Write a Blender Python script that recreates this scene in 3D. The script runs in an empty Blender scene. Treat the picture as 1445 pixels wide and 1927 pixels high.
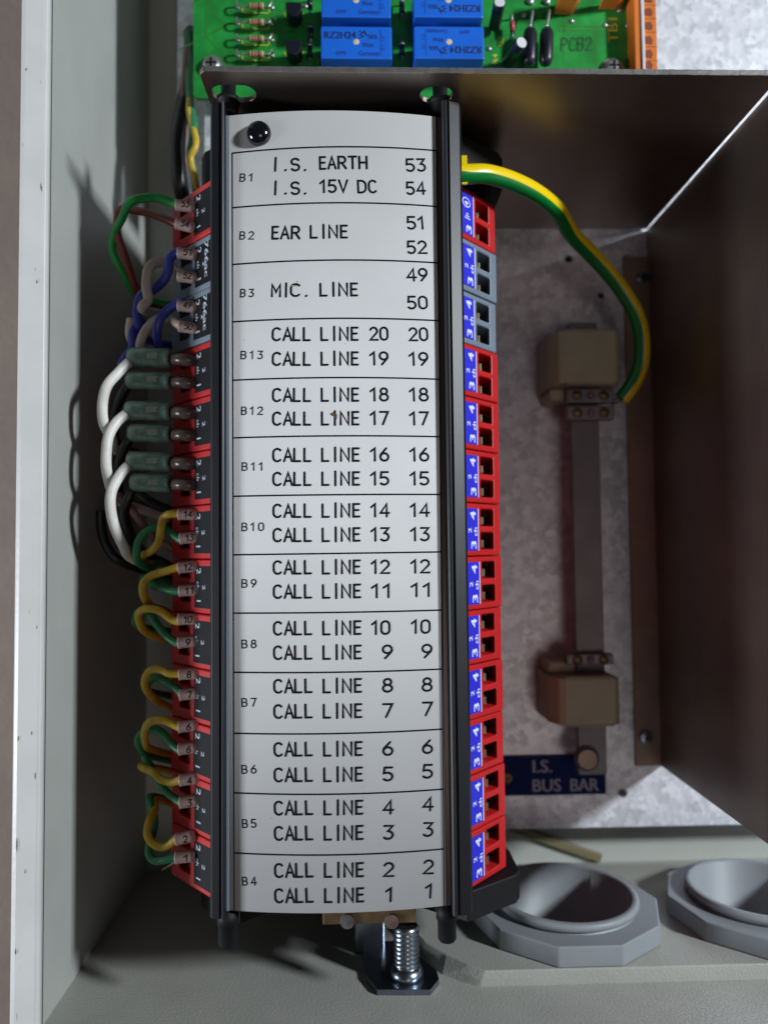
import bpy, bmesh, math, random
from mathutils import Vector, Matrix
from mathutils.geometry import tessellate_polygon
random.seed(4)
sc = bpy.context.scene
C = sc.collection
# ------------------------------------------------------------------ frame
# Working units are millimetres: X right, Y up, Z out of the cabinet. Blender gets (X, -Z, Y) in metres.
def bl(p): return Vector((p[0]/1000.0, -p[2]/1000.0, p[1]/1000.0))
F_, CX_, CY_, D_ = 1445.0, 722.5, 963.5, 285.0
def nrm(v):
    l = math.sqrt(sum(c*c for c in v)); return tuple(c/l for c in v)
def cr(a, b): return (a[1]*b[2]-a[2]*b[1], a[2]*b[0]-a[0]*b[2], a[0]*b[1]-a[1]*b[0])
def dt(a, b): return sum(x*y for x, y in zip(a, b))
ROLL = math.radians(0.5)
zc = nrm(((682-CX_)/F_, -(1030-CY_)/F_, 1))
up = (-math.sin(ROLL), math.cos(ROLL), 0)
up = nrm(tuple(u-dt(up, zc)*z for u, z in zip(up, zc)))
AZ = (-zc[0], -zc[1], zc[2]); AY = (up[0], up[1], -up[2]); AX = cr(AY, AZ)
def ray(px, py):
    c = ((px-CX_)/F_, -(py-CY_)/F_, -1)
    return dt(c, AX), dt(c, AY), dt(c, AZ)
def W(px, py, s):                # surveyed picture point at distance s in front of the lens plane
    d = ray(px, py); t = s/-d[2]; return (d[0]*t, d[1]*t, D_-s)
def WF(px, py, y):               # the same on a level plane
    d = ray(px, py); t = y/d[1]; return (d[0]*t, y, D_+d[2]*t)
cam = bpy.data.objects.new('camera', bpy.data.cameras.new('camera')); C.objects.link(cam); sc.camera = cam
cam.data.sensor_fit = 'VERTICAL'; cam.data.sensor_height = 36; cam.data.sensor_width = 36
cam.data.lens = 36*F_/1927; cam.data.clip_start = 0.01; cam.data.clip_end = 20
cr_, cu_, cb_ = [tuple(A[i] for A in (AX, AY, AZ)) for i in range(3)]   # camera axes in XYZ
M = Matrix.Identity(4)
for i, a in enumerate((cr_, cu_, cb_)):
    v = bl(tuple(1000*c for c in a))
    for j in range(3): M[j][i] = v[j]
M.translation = bl((0, 0, D_)); cam.matrix_world = M
cam.data.dof.use_dof = True; cam.data.dof.focus_distance = 0.189; cam.data.dof.aperture_fstop = 9.5
# ------------------------------------------------------------------ light
w = bpy.data.worlds.new('World'); sc.world = w; w.use_nodes = True
bg = w.node_tree.nodes['Background']; bg.inputs[0].default_value = (0.80, 0.86, 1.0, 1); bg.inputs[1].default_value = 0.03
def lamp(name, dirv, dist, sx, sy, en, col, aim=(0, 10, 90)):
    ld = bpy.data.lights.new(name, 'AREA'); ld.shape = 'RECTANGLE'; ld.size = sx; ld.size_y = sy; ld.energy = en; ld.color = col
    lo = bpy.data.objects.new(name, ld); C.objects.link(lo); d = nrm(dirv); t = Vector(bl(aim))
    lo.location = t+bl(tuple(dist*c for c in d)); lo.rotation_euler = (lo.location-t).to_track_quat('Z', 'Y').to_euler()
lamp('window_light', (0.78, 0.31, 0.56), 740, .053, .08, 5.25, (0.88, 0.95, 1.0))
lamp('left_window_light', (-0.93, -0.20, 0.27), 1100, .18, .26, 9.5, (0.86, 0.93, 1.0), (0, 0, 98))
lamp('room_light', (0.18, -0.25, 0.95), 1100, .3, .3, 0.72, (1.0, 0.87, 0.80))
sc.view_settings.view_transform = 'Standard'; sc.view_settings.look = 'None'
sc.view_settings.exposure = 0.22; sc.view_settings.gamma = 1.0
# ------------------------------------------------------------------ materials
def lin(c): return tuple(((x/255)/12.92 if x/255 <= .04045 else ((x/255+.055)/1.055)**2.4) for x in c)+(1,)
MATS = {}
def mat(name, col, rough=.5, metal=0, bump=0, bscale=800, vary=0, vscale=150, spec=.5, trans=0, col2=None, coat=0, dirt=0):
    m = bpy.data.materials.new(name); m.use_nodes = True; MATS[name] = m
    nt = m.node_tree; N = nt.nodes; L = nt.links; b = N['Principled BSDF']
    c = lin(col); b.inputs['Base Color'].default_value = c
    b.inputs['Roughness'].default_value = rough; b.inputs['Metallic'].default_value = metal
    b.inputs['Specular IOR Level'].default_value = spec
    b.inputs['Transmission Weight'].default_value = trans
    b.inputs['Coat Weight'].default_value = coat; b.inputs['Coat Roughness'].default_value = .15
    tc = N.new('ShaderNodeTexCoord')
    if vary or col2:
        n = N.new('ShaderNodeTexNoise'); n.inputs['Scale'].default_value = vscale; n.inputs['Detail'].default_value = 5
        L.new(tc.outputs['Object'], n.inputs['Vector'])
        r = N.new('ShaderNodeValToRGB'); r.color_ramp.elements[0].position = .35; r.color_ramp.elements[1].position = .65
        r.color_ramp.elements[0].color = tuple(x*(1-vary) for x in c[:3])+(1,)
        r.color_ramp.elements[1].color = lin(col2) if col2 else tuple(min(1, x*(1+vary)) for x in c[:3])+(1,)
        L.new(n.outputs[0], r.inputs[0]); out = r.outputs[0]
        if dirt:
            d = N.new('ShaderNodeTexNoise'); d.inputs['Scale'].default_value = 260; d.inputs['Detail'].default_value = 8
            mp = N.new('ShaderNodeMapping'); mp.inputs['Scale'].default_value = (4, 1, .55)
            L.new(tc.outputs['Object'], mp.inputs[0]); L.new(mp.outputs[0], d.inputs['Vector'])
            rr = N.new('ShaderNodeValToRGB'); rr.color_ramp.elements[0].position = .70; rr.color_ramp.elements[1].position = .74
            rr.color_ramp.elements[0].color = (0, 0, 0, 1); rr.color_ramp.elements[1].color = (dirt, dirt, dirt, 1)
            L.new(d.outputs[0], rr.inputs[0])
            mx = N.new('ShaderNodeMix'); mx.data_type = 'RGBA'; mx.inputs['B'].default_value = lin((70, 62, 55))
            L.new(rr.outputs[0], mx.inputs['Factor']); L.new(out, mx.inputs['A']); out = mx.outputs['Result']
        L.new(out, b.inputs['Base Color'])
    if bump:
        n = N.new('ShaderNodeTexNoise'); n.inputs['Scale'].default_value = bscale; n.inputs['Detail'].default_value = 2
        L.new(tc.outputs['Object'], n.inputs['Vector'])
        bp = N.new('ShaderNodeBump'); bp.inputs['Strength'].default_value = 1; bp.inputs['Distance'].default_value = bump/1000
        L.new(n.outputs[0], bp.inputs['Height']); L.new(bp.outputs[0], b.inputs['Normal'])
    return m
def metalsheet(name, c1, c2, rough, metal, scale):
    m = bpy.data.materials.new(name); m.use_nodes = True; MATS[name] = m
    nt = m.node_tree; N = nt.nodes; L = nt.links; b = N['Principled BSDF']
    tc = N.new('ShaderNodeTexCoord')
    n = N.new('ShaderNodeTexNoise'); n.inputs['Scale'].default_value = scale*1.5; n.inputs['Detail'].default_value = 6
    v = N.new('ShaderNodeTexVoronoi'); v.inputs['Scale'].default_value = scale
    dd = N.new('ShaderNodeVectorMath'); dd.operation = 'SCALE'; dd.inputs['Scale'].default_value = .006
    ad = N.new('ShaderNodeVectorMath'); ad.operation = 'ADD'
    L.new(tc.outputs['Object'], n.inputs['Vector']); L.new(n.outputs['Color'], dd.inputs[0])
    L.new(tc.outputs['Object'], ad.inputs[0]); L.new(dd.outputs[0], ad.inputs[1]); L.new(ad.outputs[0], v.inputs['Vector'])
    sp = N.new('ShaderNodeSeparateColor'); L.new(v.outputs['Color'], sp.inputs[0])
    mm = N.new('ShaderNodeMath'); mm.operation = 'MULTIPLY_ADD'; mm.inputs[1].default_value = .45; L.new(sp.outputs[0], mm.inputs[0])
    m2 = N.new('ShaderNodeMath'); m2.operation = 'MULTIPLY'; m2.inputs[1].default_value = .6; L.new(n.outputs[0], m2.inputs[0]); L.new(m2.outputs[0], mm.inputs[2])
    r = N.new('ShaderNodeValToRGB'); r.color_ramp.elements[0].position = .25; r.color_ramp.elements[1].position = .75
    r.color_ramp.elements[0].color = lin(c1); r.color_ramp.elements[1].color = lin(c2)
    L.new(mm.outputs[0], r.inputs[0]); L.new(r.outputs[0], b.inputs['Base Color'])
    b.inputs['Roughness'].default_value = rough; b.inputs['Metallic'].default_value = metal
    return m
mat('paint', (176, 179, 173), .42, 0, .10, 900, .03, 40, dirt=0)
mat('paint_edge', (214, 214, 212), .4, 0, .05, 700, .04, 60, dirt=.75)
mat('paint_floor', (164, 164, 157), .42, 0, .13, 1350, .05, 60)
mat('paint_side', (172, 175, 170), .45, 0, .04, 800, .03, 60)
mat('wall_paint', (150, 134, 124), .8, 0, .25, 300, .08, 30)
metalsheet('galvanised', (190, 192, 200), (238, 240, 248), .42, .3, 330)
mat('steel', (158, 146, 138), .40, 1, .004, 300, .18, 25)
mat('steel_edge', (205, 200, 196), .3, .9, .05, 1500, .15, 400)
mat('zinc', (150, 160, 172), .27, 1, .01, 500, .12, 120)
mat('brass', (122, 106, 80), .45, .7, 0, 1, .2, 300)
mat('black', (16, 18, 24), .45, 0, .01, 600, .1, 60)
mat('gloss_black', (14, 14, 20), .1, coat=.5)
mat('black_matt', (16, 16, 19), .6, spec=.3)
mat('dark_strip', (72, 60, 56), .3, .3)
mat('clear_edge', (120, 128, 142), .25)
mat('olive', (120, 112, 82), .5)  # tone of the shadow painted on the back panel
mat('card', (216, 216, 216), .42, 0, .006, 120, .035, 35)
mat('ink', (13, 14, 22), .7, spec=.15)
mat('ink_soft', (60, 62, 72), .6)
mat('smudge', (150, 140, 128), .8, vary=.3, vscale=1500)
mat('dirt', (95, 70, 45), .8, vary=.4, vscale=2500)
mat('red', (182, 27, 30), .42, 0, .01, 500, .06, 90)
mat('grey', (112, 124, 138), .42, 0, .01, 500, .05, 90)
mat('blue_tag', (38, 40, 200), .45)
mat('black_tag', (12, 12, 17), .6, spec=.2)
mat('white_ink', (215, 220, 245), .6)
mat('grey_ink', (185, 190, 205), .6)
mat('sleeve', (205, 175, 170), .4, 0, 0, 1, .06, 200, trans=.15)
mat('yellow_wire', (198, 166, 48), .42, bump=.03, bscale=500, vary=.14, vscale=350)
mat('green_wire', (42, 126, 82), .42, bump=.03, bscale=500, vary=.16, vscale=350)
mat('bright_green_wire', (40, 150, 70), .35)
mat('brown_wire', (120, 48, 40), .4)
mat('blue_wire', (52, 66, 158), .36)
mat('cream_wire', (196, 182, 170), .4)
mat('white_wire', (222, 220, 214), .42, bump=.03, bscale=500, vary=.10, vscale=300)
mat('black_wire', (16, 16, 18), .4)
mat('pink_wire', (128, 98, 96), .45)
mat('earth_yellow', (232, 200, 10), .3)
mat('earth_green', (0, 118, 48), .3)
mat('splice', (132, 164, 150), .2, 0, .03, 500, .35, 350, trans=.2)
mat('splice_inner', (176, 188, 172), .35, .1)
mat('foot_metal', (150, 128, 114), .55, .3, .02, 300, .12, 100)
mat('splice_tail', (112, 92, 88), .25, 0, .02, 500, .35, 400, trans=.3)
mat('pcb', (34, 140, 58), .4, 0, 0, 1, .28, 130)
mat('trace', (58, 120, 48), .4)
mat('silk', (196, 200, 60), .6)
mat('pcb_ink', (16, 70, 34), .6)
mat('relay', (24, 98, 205), .38, 0, .01, 400, .03, 60)
mat('relay_dot', (206, 186, 150), .6)
mat('relay_ink', (14, 26, 70), .6)
mat('relay_ink_soft', (20, 52, 140), .6)
mat('orange', (206, 112, 40), .45, 0, .01, 500, .08, 120)
mat('orange_dark', (130, 55, 20), .6)
mat('solder', (190, 190, 192), .3, .8)
mat('resistor', (176, 148, 108), .5)
mat('band_dark', (60, 35, 30), .5)
mat('red_component', (170, 60, 66), .45)
mat('cap_top', (222, 222, 226), .35, .2)
mat('cap_body', (26, 28, 40), .35)
mat('nut_plastic', (134, 139, 144), .5, 0, .02, 700, .03, 60)
mat('cream', (158, 157, 132), .5, 0, .01, 400, .06, 80)
mat('bus_metal', (120, 118, 120), .5, .4, 0, 1, .15, 80)
mat('sign_blue', (8, 30, 92), .6, spec=.15)
mat('sign_ink', (170, 172, 184), .6)
mat('copper', (142, 124, 114), .45, .6)
# ------------------------------------------------------------------ mesh helpers
class MB:
    def __init__(s): s.v = []; s.f = []; s.m = []; s.sm = []
    def add(s, vs, fs, mi=0, smooth=False):
        o = len(s.v); s.v += [tuple(p) for p in vs]
        for f in fs: s.f.append(tuple(i+o for i in f)); s.m.append(mi); s.sm.append(smooth)
        return s
    def box(s, a, b, mi=0):
        x0, y0, z0 = a; x1, y1, z1 = b
        return s.add([(x0,y0,z0),(x1,y0,z0),(x1,y1,z0),(x0,y1,z0),(x0,y0,z1),(x1,y0,z1),(x1,y1,z1),(x0,y1,z1)],
                     [(3,2,1,0),(4,5,6,7),(0,1,5,4),(1,2,6,5),(2,3,7,6),(3,0,4,7)], mi)
    def prism(s, poly, axis, a, b, mi=0, holes=()):
        # extrude a 2-D outline (with holes) along axis from a to b
        def P(q, t):
            return (t, q[0], q[1]) if axis == 'x' else (q[0], t, q[1]) if axis == 'y' else (q[0], q[1], t)
        loops = [list(poly)]+[list(h) for h in holes]; flat = [q for l in loops for q in l]
        tris = tessellate_polygon([[Vector((q[0], q[1], 0)) for q in l] for l in loops])
        n = len(flat); vs = [P(q, a) for q in flat]+[P(q, b) for q in flat]
        if len(loops) == 1: fs = [tuple(range(n)), tuple(range(2*n-1, n-1, -1))]
        else: fs = [tuple(t) for t in tris]+[tuple(i+n for i in t) for t in tris]
        o = 0
        for l in loops:
            k = len(l)
            for i in range(k): j = (i+1) % k; fs.append((o+i, o+j, o+j+n, o+i+n))
            o += k
        return s.add(vs, fs, mi)
    def tube(s, pts, r, n=12, mi=0, caps=True, split=None):
        # pts: path ; split=(mi2, direction): faces whose radial vector points along direction take mi2
        P = [Vector(p) for p in pts]; k = len(P); rr = r if isinstance(r, (list, tuple)) else [r]*k
        T = [(P[min(i+1, k-1)]-P[max(i-1, 0)]).normalized() for i in range(k)]
        u = T[0].cross(Vector((0, 0, 1)));
        if u.length < .1: u = T[0].cross(Vector((0, 1, 0)))
        u.normalize(); o = len(s.v); US = []
        for i in range(k):
            if split: u = split[1](i/(k-1.0))
            u = (u-T[i]*u.dot(T[i])).normalized(); v = T[i].cross(u); US.append((u.copy(), v))
            for j in range(n):
                a = 2*math.pi*j/n; s.v.append(tuple(P[i]+(u*math.cos(a)+v*math.sin(a))*rr[i]))
        for i in range(k-1):
            for j in range(n):
                j2 = (j+1) % n; m = mi
                if split and min((j+.5), n-(j+.5)) < n*split[2]: m = split[0]
                s.f.append((o+i*n+j, o+i*n+j2, o+(i+1)*n+j2, o+(i+1)*n+j)); s.m.append(m); s.sm.append(True)
        if caps:
            s.f.append(tuple(o+j for j in range(n-1, -1, -1))); s.m.append(mi); s.sm.append(False)
            s.f.append(tuple(o+(k-1)*n+j for j in range(n))); s.m.append(mi); s.sm.append(False)
        return s
    def lathe(s, prof, c, axis='y', n=32, mi=0, smooth=True, cap=True):
        # prof: list of (radius, height along axis)
        o = len(s.v); k = len(prof)
        for r, h in prof:
            for j in range(n):
                a = 2*math.pi*j/n; x, y = r*math.cos(a), r*math.sin(a)
                s.v.append({'y': (c[0]+x, c[1]+h, c[2]+y), 'z': (c[0]+x, c[1]+y, c[2]+h), 'x': (c[0]+h, c[1]+x, c[2]+y)}[axis])
        for i in range(k-1):
            for j in range(n):
                j2 = (j+1) % n; s.f.append((o+i*n+j, o+i*n+j2, o+(i+1)*n+j2, o+(i+1)*n+j)); s.m.append(mi); s.sm.append(smooth)
        for i in (0, k-1):
            if cap and prof[i][0] > 1e-6: s.f.append(tuple(o+i*n+j for j in range(n))); s.m.append(mi); s.sm.append(False)
        return s
    def build(s, name, mats, parent=None, bevel=0, label=None, seg=2, recalc=True):
        me = bpy.data.meshes.new(name)
        org = Vector(parent['org']) if parent is not None else Vector((0, 0, 0))
        me.from_pydata([bl(Vector(p)-org) for p in s.v], [], s.f)
        for m in (mats if isinstance(mats, (list, tuple)) else [mats]): me.materials.append(MATS[m])
        for p, mi, sm in zip(me.polygons, s.m, s.sm): p.material_index = mi; p.use_smooth = sm
        if recalc:
            b = bmesh.new(); b.from_mesh(me); bmesh.ops.remove_doubles(b, verts=b.verts, dist=2e-7)
            bmesh.ops.recalc_face_normals(b, faces=b.faces); b.to_mesh(me); b.free()
        o = bpy.data.objects.new(name, me); C.objects.link(o)
        if parent is not None:
            o.parent = parent.get('obj_', None) and None or parent
            o['org'] = tuple(org)
        if bevel:
            bv = o.modifiers.new('bevel', 'BEVEL'); bv.width = bevel/1000; bv.segments = seg; bv.limit_method = 'ANGLE'; bv.angle_limit = .6
        if label: o['label'] = label
        return o
def thing(name, label, cat, at=(0, 0, 0), group=None):
    o = bpy.data.objects.new(name, None); C.objects.link(o); o.location = bl(at); o['org'] = tuple(float(c) for c in at)
    o.empty_display_size = .005; o['label'] = label; o['category'] = cat
    if group: o['group'] = group
    return o
def tag(o, label=None, cat=None, group=None, kind=None):
    for k, v in (('label', label), ('category', cat), ('group', group), ('kind', kind)):
        if v: o[k] = v
    return o
def spline(pts, sub=8):
    P = [Vector(p) for p in pts]; P = [P[0]*2-P[1]]+P+[P[-1]*2-P[-2]]; out = []
    for i in range(1, len(P)-2):
        a, b, c, d = P[i-1:i+3]
        for k in range(sub):
            t = k/sub
            out.append(.5*((2*b)+(c-a)*t+(2*a-5*b+4*c-d)*t*t+(3*b-a-3*c+d)*t**3))
    out.append(P[-2]); return out
# ---- single-stroke lettering (engraver's alphabet): polylines in units of cap height
def arc(cx, cy, rx, ry, a0, a1, n=10):
    return [(cx+rx*math.cos(math.radians(a0+(a1-a0)*i/n)), cy+ry*math.sin(math.radians(a0+(a1-a0)*i/n))) for i in range(n+1)]
G = {
 'A': (.58, [[(0,0),(.29,1),(.58,0)], [(.10,.34),(.48,.34)]]),
 'B': (.56, [[(0,0),(0,1),(.30,1)]+arc(.30,.76,.22,.24,90,-90)+[(0,.52)], [(.30,.52)]+arc(.30,.26,.26,.26,90,-90)+[(0,0)]]),
 'C': (.54, [arc(.31,.66,.30,.34,40,180)+arc(.31,.34,.30,.34,180,320)]),
 'D': (.60, [[(0,0),(0,1),(.22,1)]+arc(.22,.62,.38,.38,90,0)+arc(.22,.38,.38,.38,0,-90)+[(0,0)]]),
 'E': (.42, [[(.42,1),(0,1),(0,0),(.42,0)], [(0,.52),(.36,.52)]]),
 'H': (.58, [[(0,0),(0,1)], [(.58,0),(.58,1)], [(0,.5),(.58,.5)]]),
 'I': (.10, [[(.05,-.04),(.05,1.08)]]),
 'L': (.44, [[(0,1),(0,0),(.44,0)]]),
 'M': (.70, [[(0,0),(0,1),(.35,.35),(.70,1),(.70,0)]]),
 'N': (.56, [[(0,0),(0,1),(.56,0),(.56,1)]]),
 'P': (.56, [[(0,0),(0,1),(.30,1)]+arc(.30,.74,.24,.26,90,-90)+[(0,.48)]]),
 'R': (.58, [[(0,0),(0,1),(.30,1)]+arc(.30,.74,.24,.26,90,-90)+[(0,.48)], [(.26,.48),(.58,0)]]),
 'S': (.56, [arc(.28,.75,.26,.25,30,180,8)+arc(.28,.75,.26,.25,180,250,5)+arc(.29,.26,.27,.26,70,0,5)+arc(.29,.26,.27,.26,0,-150,8)]),
 'T': (.60, [[(0,1),(.60,1)], [(.30,1),(.30,0)]]),
 'U': (.56, [[(0,1),(0,.28)]+arc(.28,.28,.28,.28,180,360)+[(.56,1)]]),
 'V': (.62, [[(0,1),(.31,0),(.62,1)]]),
 '.': (.12, [[(.04,.0),(.08,.04)]]),
 '0': (.56, [arc(.28,.70,.28,.30,0,180)+arc(.28,.30,.28,.30,180,360)+[(.56,.70)]]),
 '1': (.30, [[(.0,.76),(.26,1),(.26,0)]]),
 '2': (.56, [arc(.28,.72,.27,.28,160,-30)+[(0,0),(.58,0)]]),
 '3': (.54, [[(.02,1),(.52,1),(.24,.60)]+arc(.24,.30,.29,.30,90,-140)]),
 '4': (.58, [[(.44,0),(.44,1),(0,.28),(.60,.28)]]),
 '5': (.54, [[(.50,1),(.06,1),(.02,.56)]+arc(.24,.30,.29,.30,110,-140)]),
 '6': (.54, [[(.40,1)]+arc(.30,.30,.30,.44,150,180,4)+arc(.27,.30,.27,.30,180,540,16)]),
 '7': (.54, [[(0,1),(.54,1),(.18,0)]]),
 '8': (.54, [arc(.27,.76,.22,.24,-90,270,14), arc(.27,.27,.27,.27,90,450,14)]),
 '9': (.54, [[(.14,0)]+arc(.24,.70,.30,.44,-30,0,4)+arc(.27,.70,.27,.30,0,360,16)]),
}
GAP = .24
def layout(text, GAP=.24):
    x = 0; out = []
    for i, ch in enumerate(text):
        if ch == ' ': x += .5; continue
        wd, st = G[ch]
        if i and text[i-1] == 'L' and ch == 'I': x += .20
        if i and text[i-1] == 'I' and ch == 'N': x += .13
        if i and text[i-1] == 'N' and ch == 'E': x += .05
        if i and text[i-1] == '1': x += .10
        if i and text[i-1] == 'C' and ch == 'A': x += .04
        if i and text[i-1] == 'A' and ch == 'L': x -= .07
        if i and text[i-1] == 'L' and ch == 'L': x += .07
        out += [[(px+x, py) for px, py in s] for s in st]; x += wd+GAP
    return out, x-GAP
def strip(mb, pts, half, fn, lift=0):
    # flat ribbon with round ends along 2-D pts ; fn(u, v, lift) -> 3-D
    P = [pts[0]]
    for q in pts[1:]:
        if math.hypot(q[0]-P[-1][0], q[1]-P[-1][1]) > half*.12: P.append(q)
    if len(P) < 2: return
    Lf, Rt = [], []
    def sub(a, b): return (a[0]-b[0], a[1]-b[1])
    def un(v): l = math.hypot(*v) or 1; return (v[0]/l, v[1]/l)
    for i, p in enumerate(P):
        d0 = un(sub(p, P[i-1])) if i else None; d1 = un(sub(P[i+1], p)) if i < len(P)-1 else None
        if d0 is None: n = (-d1[1], d1[0]); k = 1
        elif d1 is None: n = (-d0[1], d0[0]); k = 1
        else:
            n = un((-(d0[1]+d1[1]), d0[0]+d1[0])); k = min(1.9, 1/max(.35, n[0]*-d1[1]+n[1]*d1[0]))
        Lf.append((p[0]+n[0]*half*k, p[1]+n[1]*half*k)); Rt.append((p[0]-n[0]*half*k, p[1]-n[1]*half*k))
    def cap(p, d, sgn):
        a = math.atan2(d[1], d[0]); return [(p[0]+half*math.cos(a+math.radians(t)), p[1]+half*math.sin(a+math.radians(t))) for t in (-60, -30, 0, 30, 60)][::sgn]
    v = [fn(q[0], q[1], lift) for q in Lf+Rt]; n_ = len(P)
    mb.add(v, [(i, i+1, n_+i+1, n_+i) for i in range(n_-1)])
    e = cap(P[-1], sub(P[-1], P[-2]), 1); mb.add([fn(*q, lift) for q in [Rt[-1]]+e+[Lf[-1]]], [tuple(range(7))])
    e = cap(P[0], sub(P[0], P[1]), 1); mb.add([fn(*q, lift) for q in [Lf[0]]+e+[Rt[0]]], [tuple(range(7))])
def stroke_text(mb, text, p0, p1, h, half, fn, slant=0, sub=1, gap=.24):
    # text laid from p0 (baseline left) to p1 (baseline right), cap height h in the (u,v) sheet
    st, wd = layout(text, gap); dx, dy = p1[0]-p0[0], p1[1]-p0[1]; l = math.hypot(dx, dy); ux, uy = dx/l, dy/l
    for k, s in enumerate(st):
        pts = [(p0[0]+ux*(x/wd*l+slant*y*h)-uy*y*h, p0[1]+uy*(x/wd*l+slant*y*h)+ux*y*h) for x, y in s]
        if sub > 1: pts = [(a[0]+(b[0]-a[0])*q/sub, a[1]+(b[1]-a[1])*q/sub) for a, b in zip(pts, pts[1:]) for q in range(sub)]+[pts[-1]]
        strip(mb, pts, half, fn, .004*k)
# ---- ordinary printed lettering from Blender's built-in face
_fc = {}
def font_mesh(text):
    if text in _fc: return _fc[text]
    cu = bpy.data.curves.new('lettering', 'FONT'); cu.body = text; cu.size = 1; cu.resolution_u = 3
    o = bpy.data.objects.new('lettering', cu); C.objects.link(o)
    dg = bpy.context.evaluated_depsgraph_get(); me = o.evaluated_get(dg).to_mesh()
    v = [(p.co.x, p.co.y) for p in me.vertices]; f = [tuple(p.vertices) for p in me.polygons]
    bpy.data.objects.remove(o); bpy.data.curves.remove(cu)
    x0 = min(p[0] for p in v); x1 = max(p[0] for p in v); y0 = 0; y1 = .73
    _fc[text] = ([((p[0]-x0)/(x1-x0), p[1]/y1) for p in v], f, (x1-x0)/y1); return _fc[text]
def print_text(mb, text, o, ex, ey, length, h, bold=0):
    # o: baseline start (3-D), ex/ey unit directions, word length and cap height in mm
    v, f, asp = font_mesh(text); length = asp*h*.9 if text == '1' else length; o, ex, ey = Vector(o), Vector(ex), Vector(ey)
    for k in ([0] if not bold else [-bold, 0, bold]):
        nz = ex.cross(ey)*(.003*(k/bold+1) if bold else 0)
        mb.add([o+ex*(x*length+k)+ey*(y*h)+nz for x, y in v], f)
# ================================================================== THE SETTING
def slab(name, poly, z0, z1, m, parent=None): return MB().prism(poly, 'z', z0, z1).build(name, m, parent)
tag(MB().box((-700, -700, -30), (900, 700, -22)).build('wall', 'wall_paint'), kind='structure')
cab = thing('cabinet', 'cream painted steel cabinet with chipped front lip, holding the modules and wiring', 'cabinet', (0, -116, 0))
MB().box((-81, -118, -1.5), (330, 300, 0)).build('back_panel', 'paint', cab)
MB().box((-85.2, -140, -1.5), (-79, 300, 91)).build('side_wall', 'paint_side', cab, .2)
MB().box((330, -140, -1.5), (335, 300, 91)).build('side_wall', 'paint_side', cab)
MB().box((-85, 298, -1.5), (335, 300, 91)).build('top_panel', 'paint', cab)
YT = -112.2
nf = WF(1062, 1823, YT)
rims = [WF(px, py, YT+8.5) for px, py in ((934, 1695), (1208, 1690), (934+383, 1690))]
NR = (rims[1][0]-rims[0][0])/2; NZ = nf[2]-NR*1.245; NX = [(rims[0][0]+rims[1][0])/2, (rims[0][0]+rims[1][0])/2+rims[2][0]-rims[0][0]]
NH = [[(x+NR*.92*math.cos(2*math.pi*i/32), NZ+NR*.92*math.sin(2*math.pi*i/32)) for i in range(32)] for x in NX]
MB().prism([(-79, 0), (330, 0), (330, 100), (-79, 100)], 'y', -118, -116, holes=NH).build('floor_panel', 'paint_floor', cab)
# rolled front lip with its own seam
lp = []
MB().prism([(-86.0, 82), (-86.2, 91.3), (-85.6, 92.2), (-84.6, 92.6), (-79.9, 92.7), (-79.2, 92.4), (-79.1, 91.5), (-79.1, 82)], 'y', -140, 300).build('front_lip', 'paint_edge', cab, .15)
mb = MB(); mb.box((-79.12, -140, 89.9), (-78.86, 300, 90.15)); mb.build('lip_seam', 'ink_soft', cab)
# chipped paint along the lip
mb = MB()
for px, py, a, b in [(97, 355, 1.6, .3), (26, 1590, 4, .35), (30, 1390, 1.6, .3), (60, 1380, 1.4, .2), (88, 1180, 1, .2), (50, 130, 1.2, .3), (70, 530, 1.2, .25), (28, 1790, 2, .3), (70, 1460, 1.8, .25), (48, 1640, 1.5, .2)]:
    X, Y, Z = W(px, py, 192.2); X = min(max(X, -84.3), -80.1); n = 9
    vs = [(X+b*.5*math.cos(2*math.pi*i/n)*random.uniform(.4, 1.1), Y+a*.5*math.sin(2*math.pi*i/n)*random.uniform(.6, 1.1), 92.75) for i in range(n)]
    mb.add(vs, [tuple(range(n))])
mb.build('paint_chips', 'dirt', cab)['kind'] = 'stuff'
# raised gland plate pressed up out of the floor (top and foot outlines)
top_px = [(1445, 1808), (1180, 1820), (940, 1830), (912, 1828), (880, 1815), (840, 1796), (800, 1774), (770, 1740)]
bot_px = [(1445, 1842), (1180, 1850), (930, 1858), (902, 1857), (872, 1849), (832, 1835), (797, 1795), (770, 1760)]
tp = [WF(px, py, YT) for px, py in top_px]; bp_ = [WF(px, py, -116) for px, py in bot_px]
zf = tp[1][2]
tp = [(320, YT, zf)]+[(p[0], YT, zf if i < 3 else min(p[2], zf)) for i, p in enumerate(tp)]
bp_ = [(321, -116, zf+.5)]+[(p[0], -116, zf+.5 if i < 3 else min(p[2], zf+.5)) for i, p in enumerate(bp_)]
tp += [(tp[-1][0], YT, 12), (320, YT, 12)]; bp_ += [(bp_[-1][0]-.5, -116, 11), (321, -116, 11)]
n = len(tp); mb = MB().add(tp+bp_, [(i, (i+1) % n, (i+1) % n+n, i+n) for i in range(n)])
loops = [[(p[0], p[2]) for p in tp]]+NH; flat = [q for l in loops for q in l]
mb.add([(q[0], YT, q[1]) for q in flat], [tuple(t) for t in tessellate_polygon([[Vector((q[0], q[1], 0)) for q in l] for l in loops])])
mb.build('gland_plate', 'paint_floor', cab, .35, seg=3)
ra, rb = W(955, 1552, 285), W(1128, 1612, 285); rl = math.hypot(rb[0]-ra[0], rb[1]-ra[1]); rn = (-(rb[1]-ra[1])/rl*1.5, (rb[0]-ra[0])/rl*1.5)  # diagonal shadow on the back panel, put in as a thin dark strip
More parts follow.
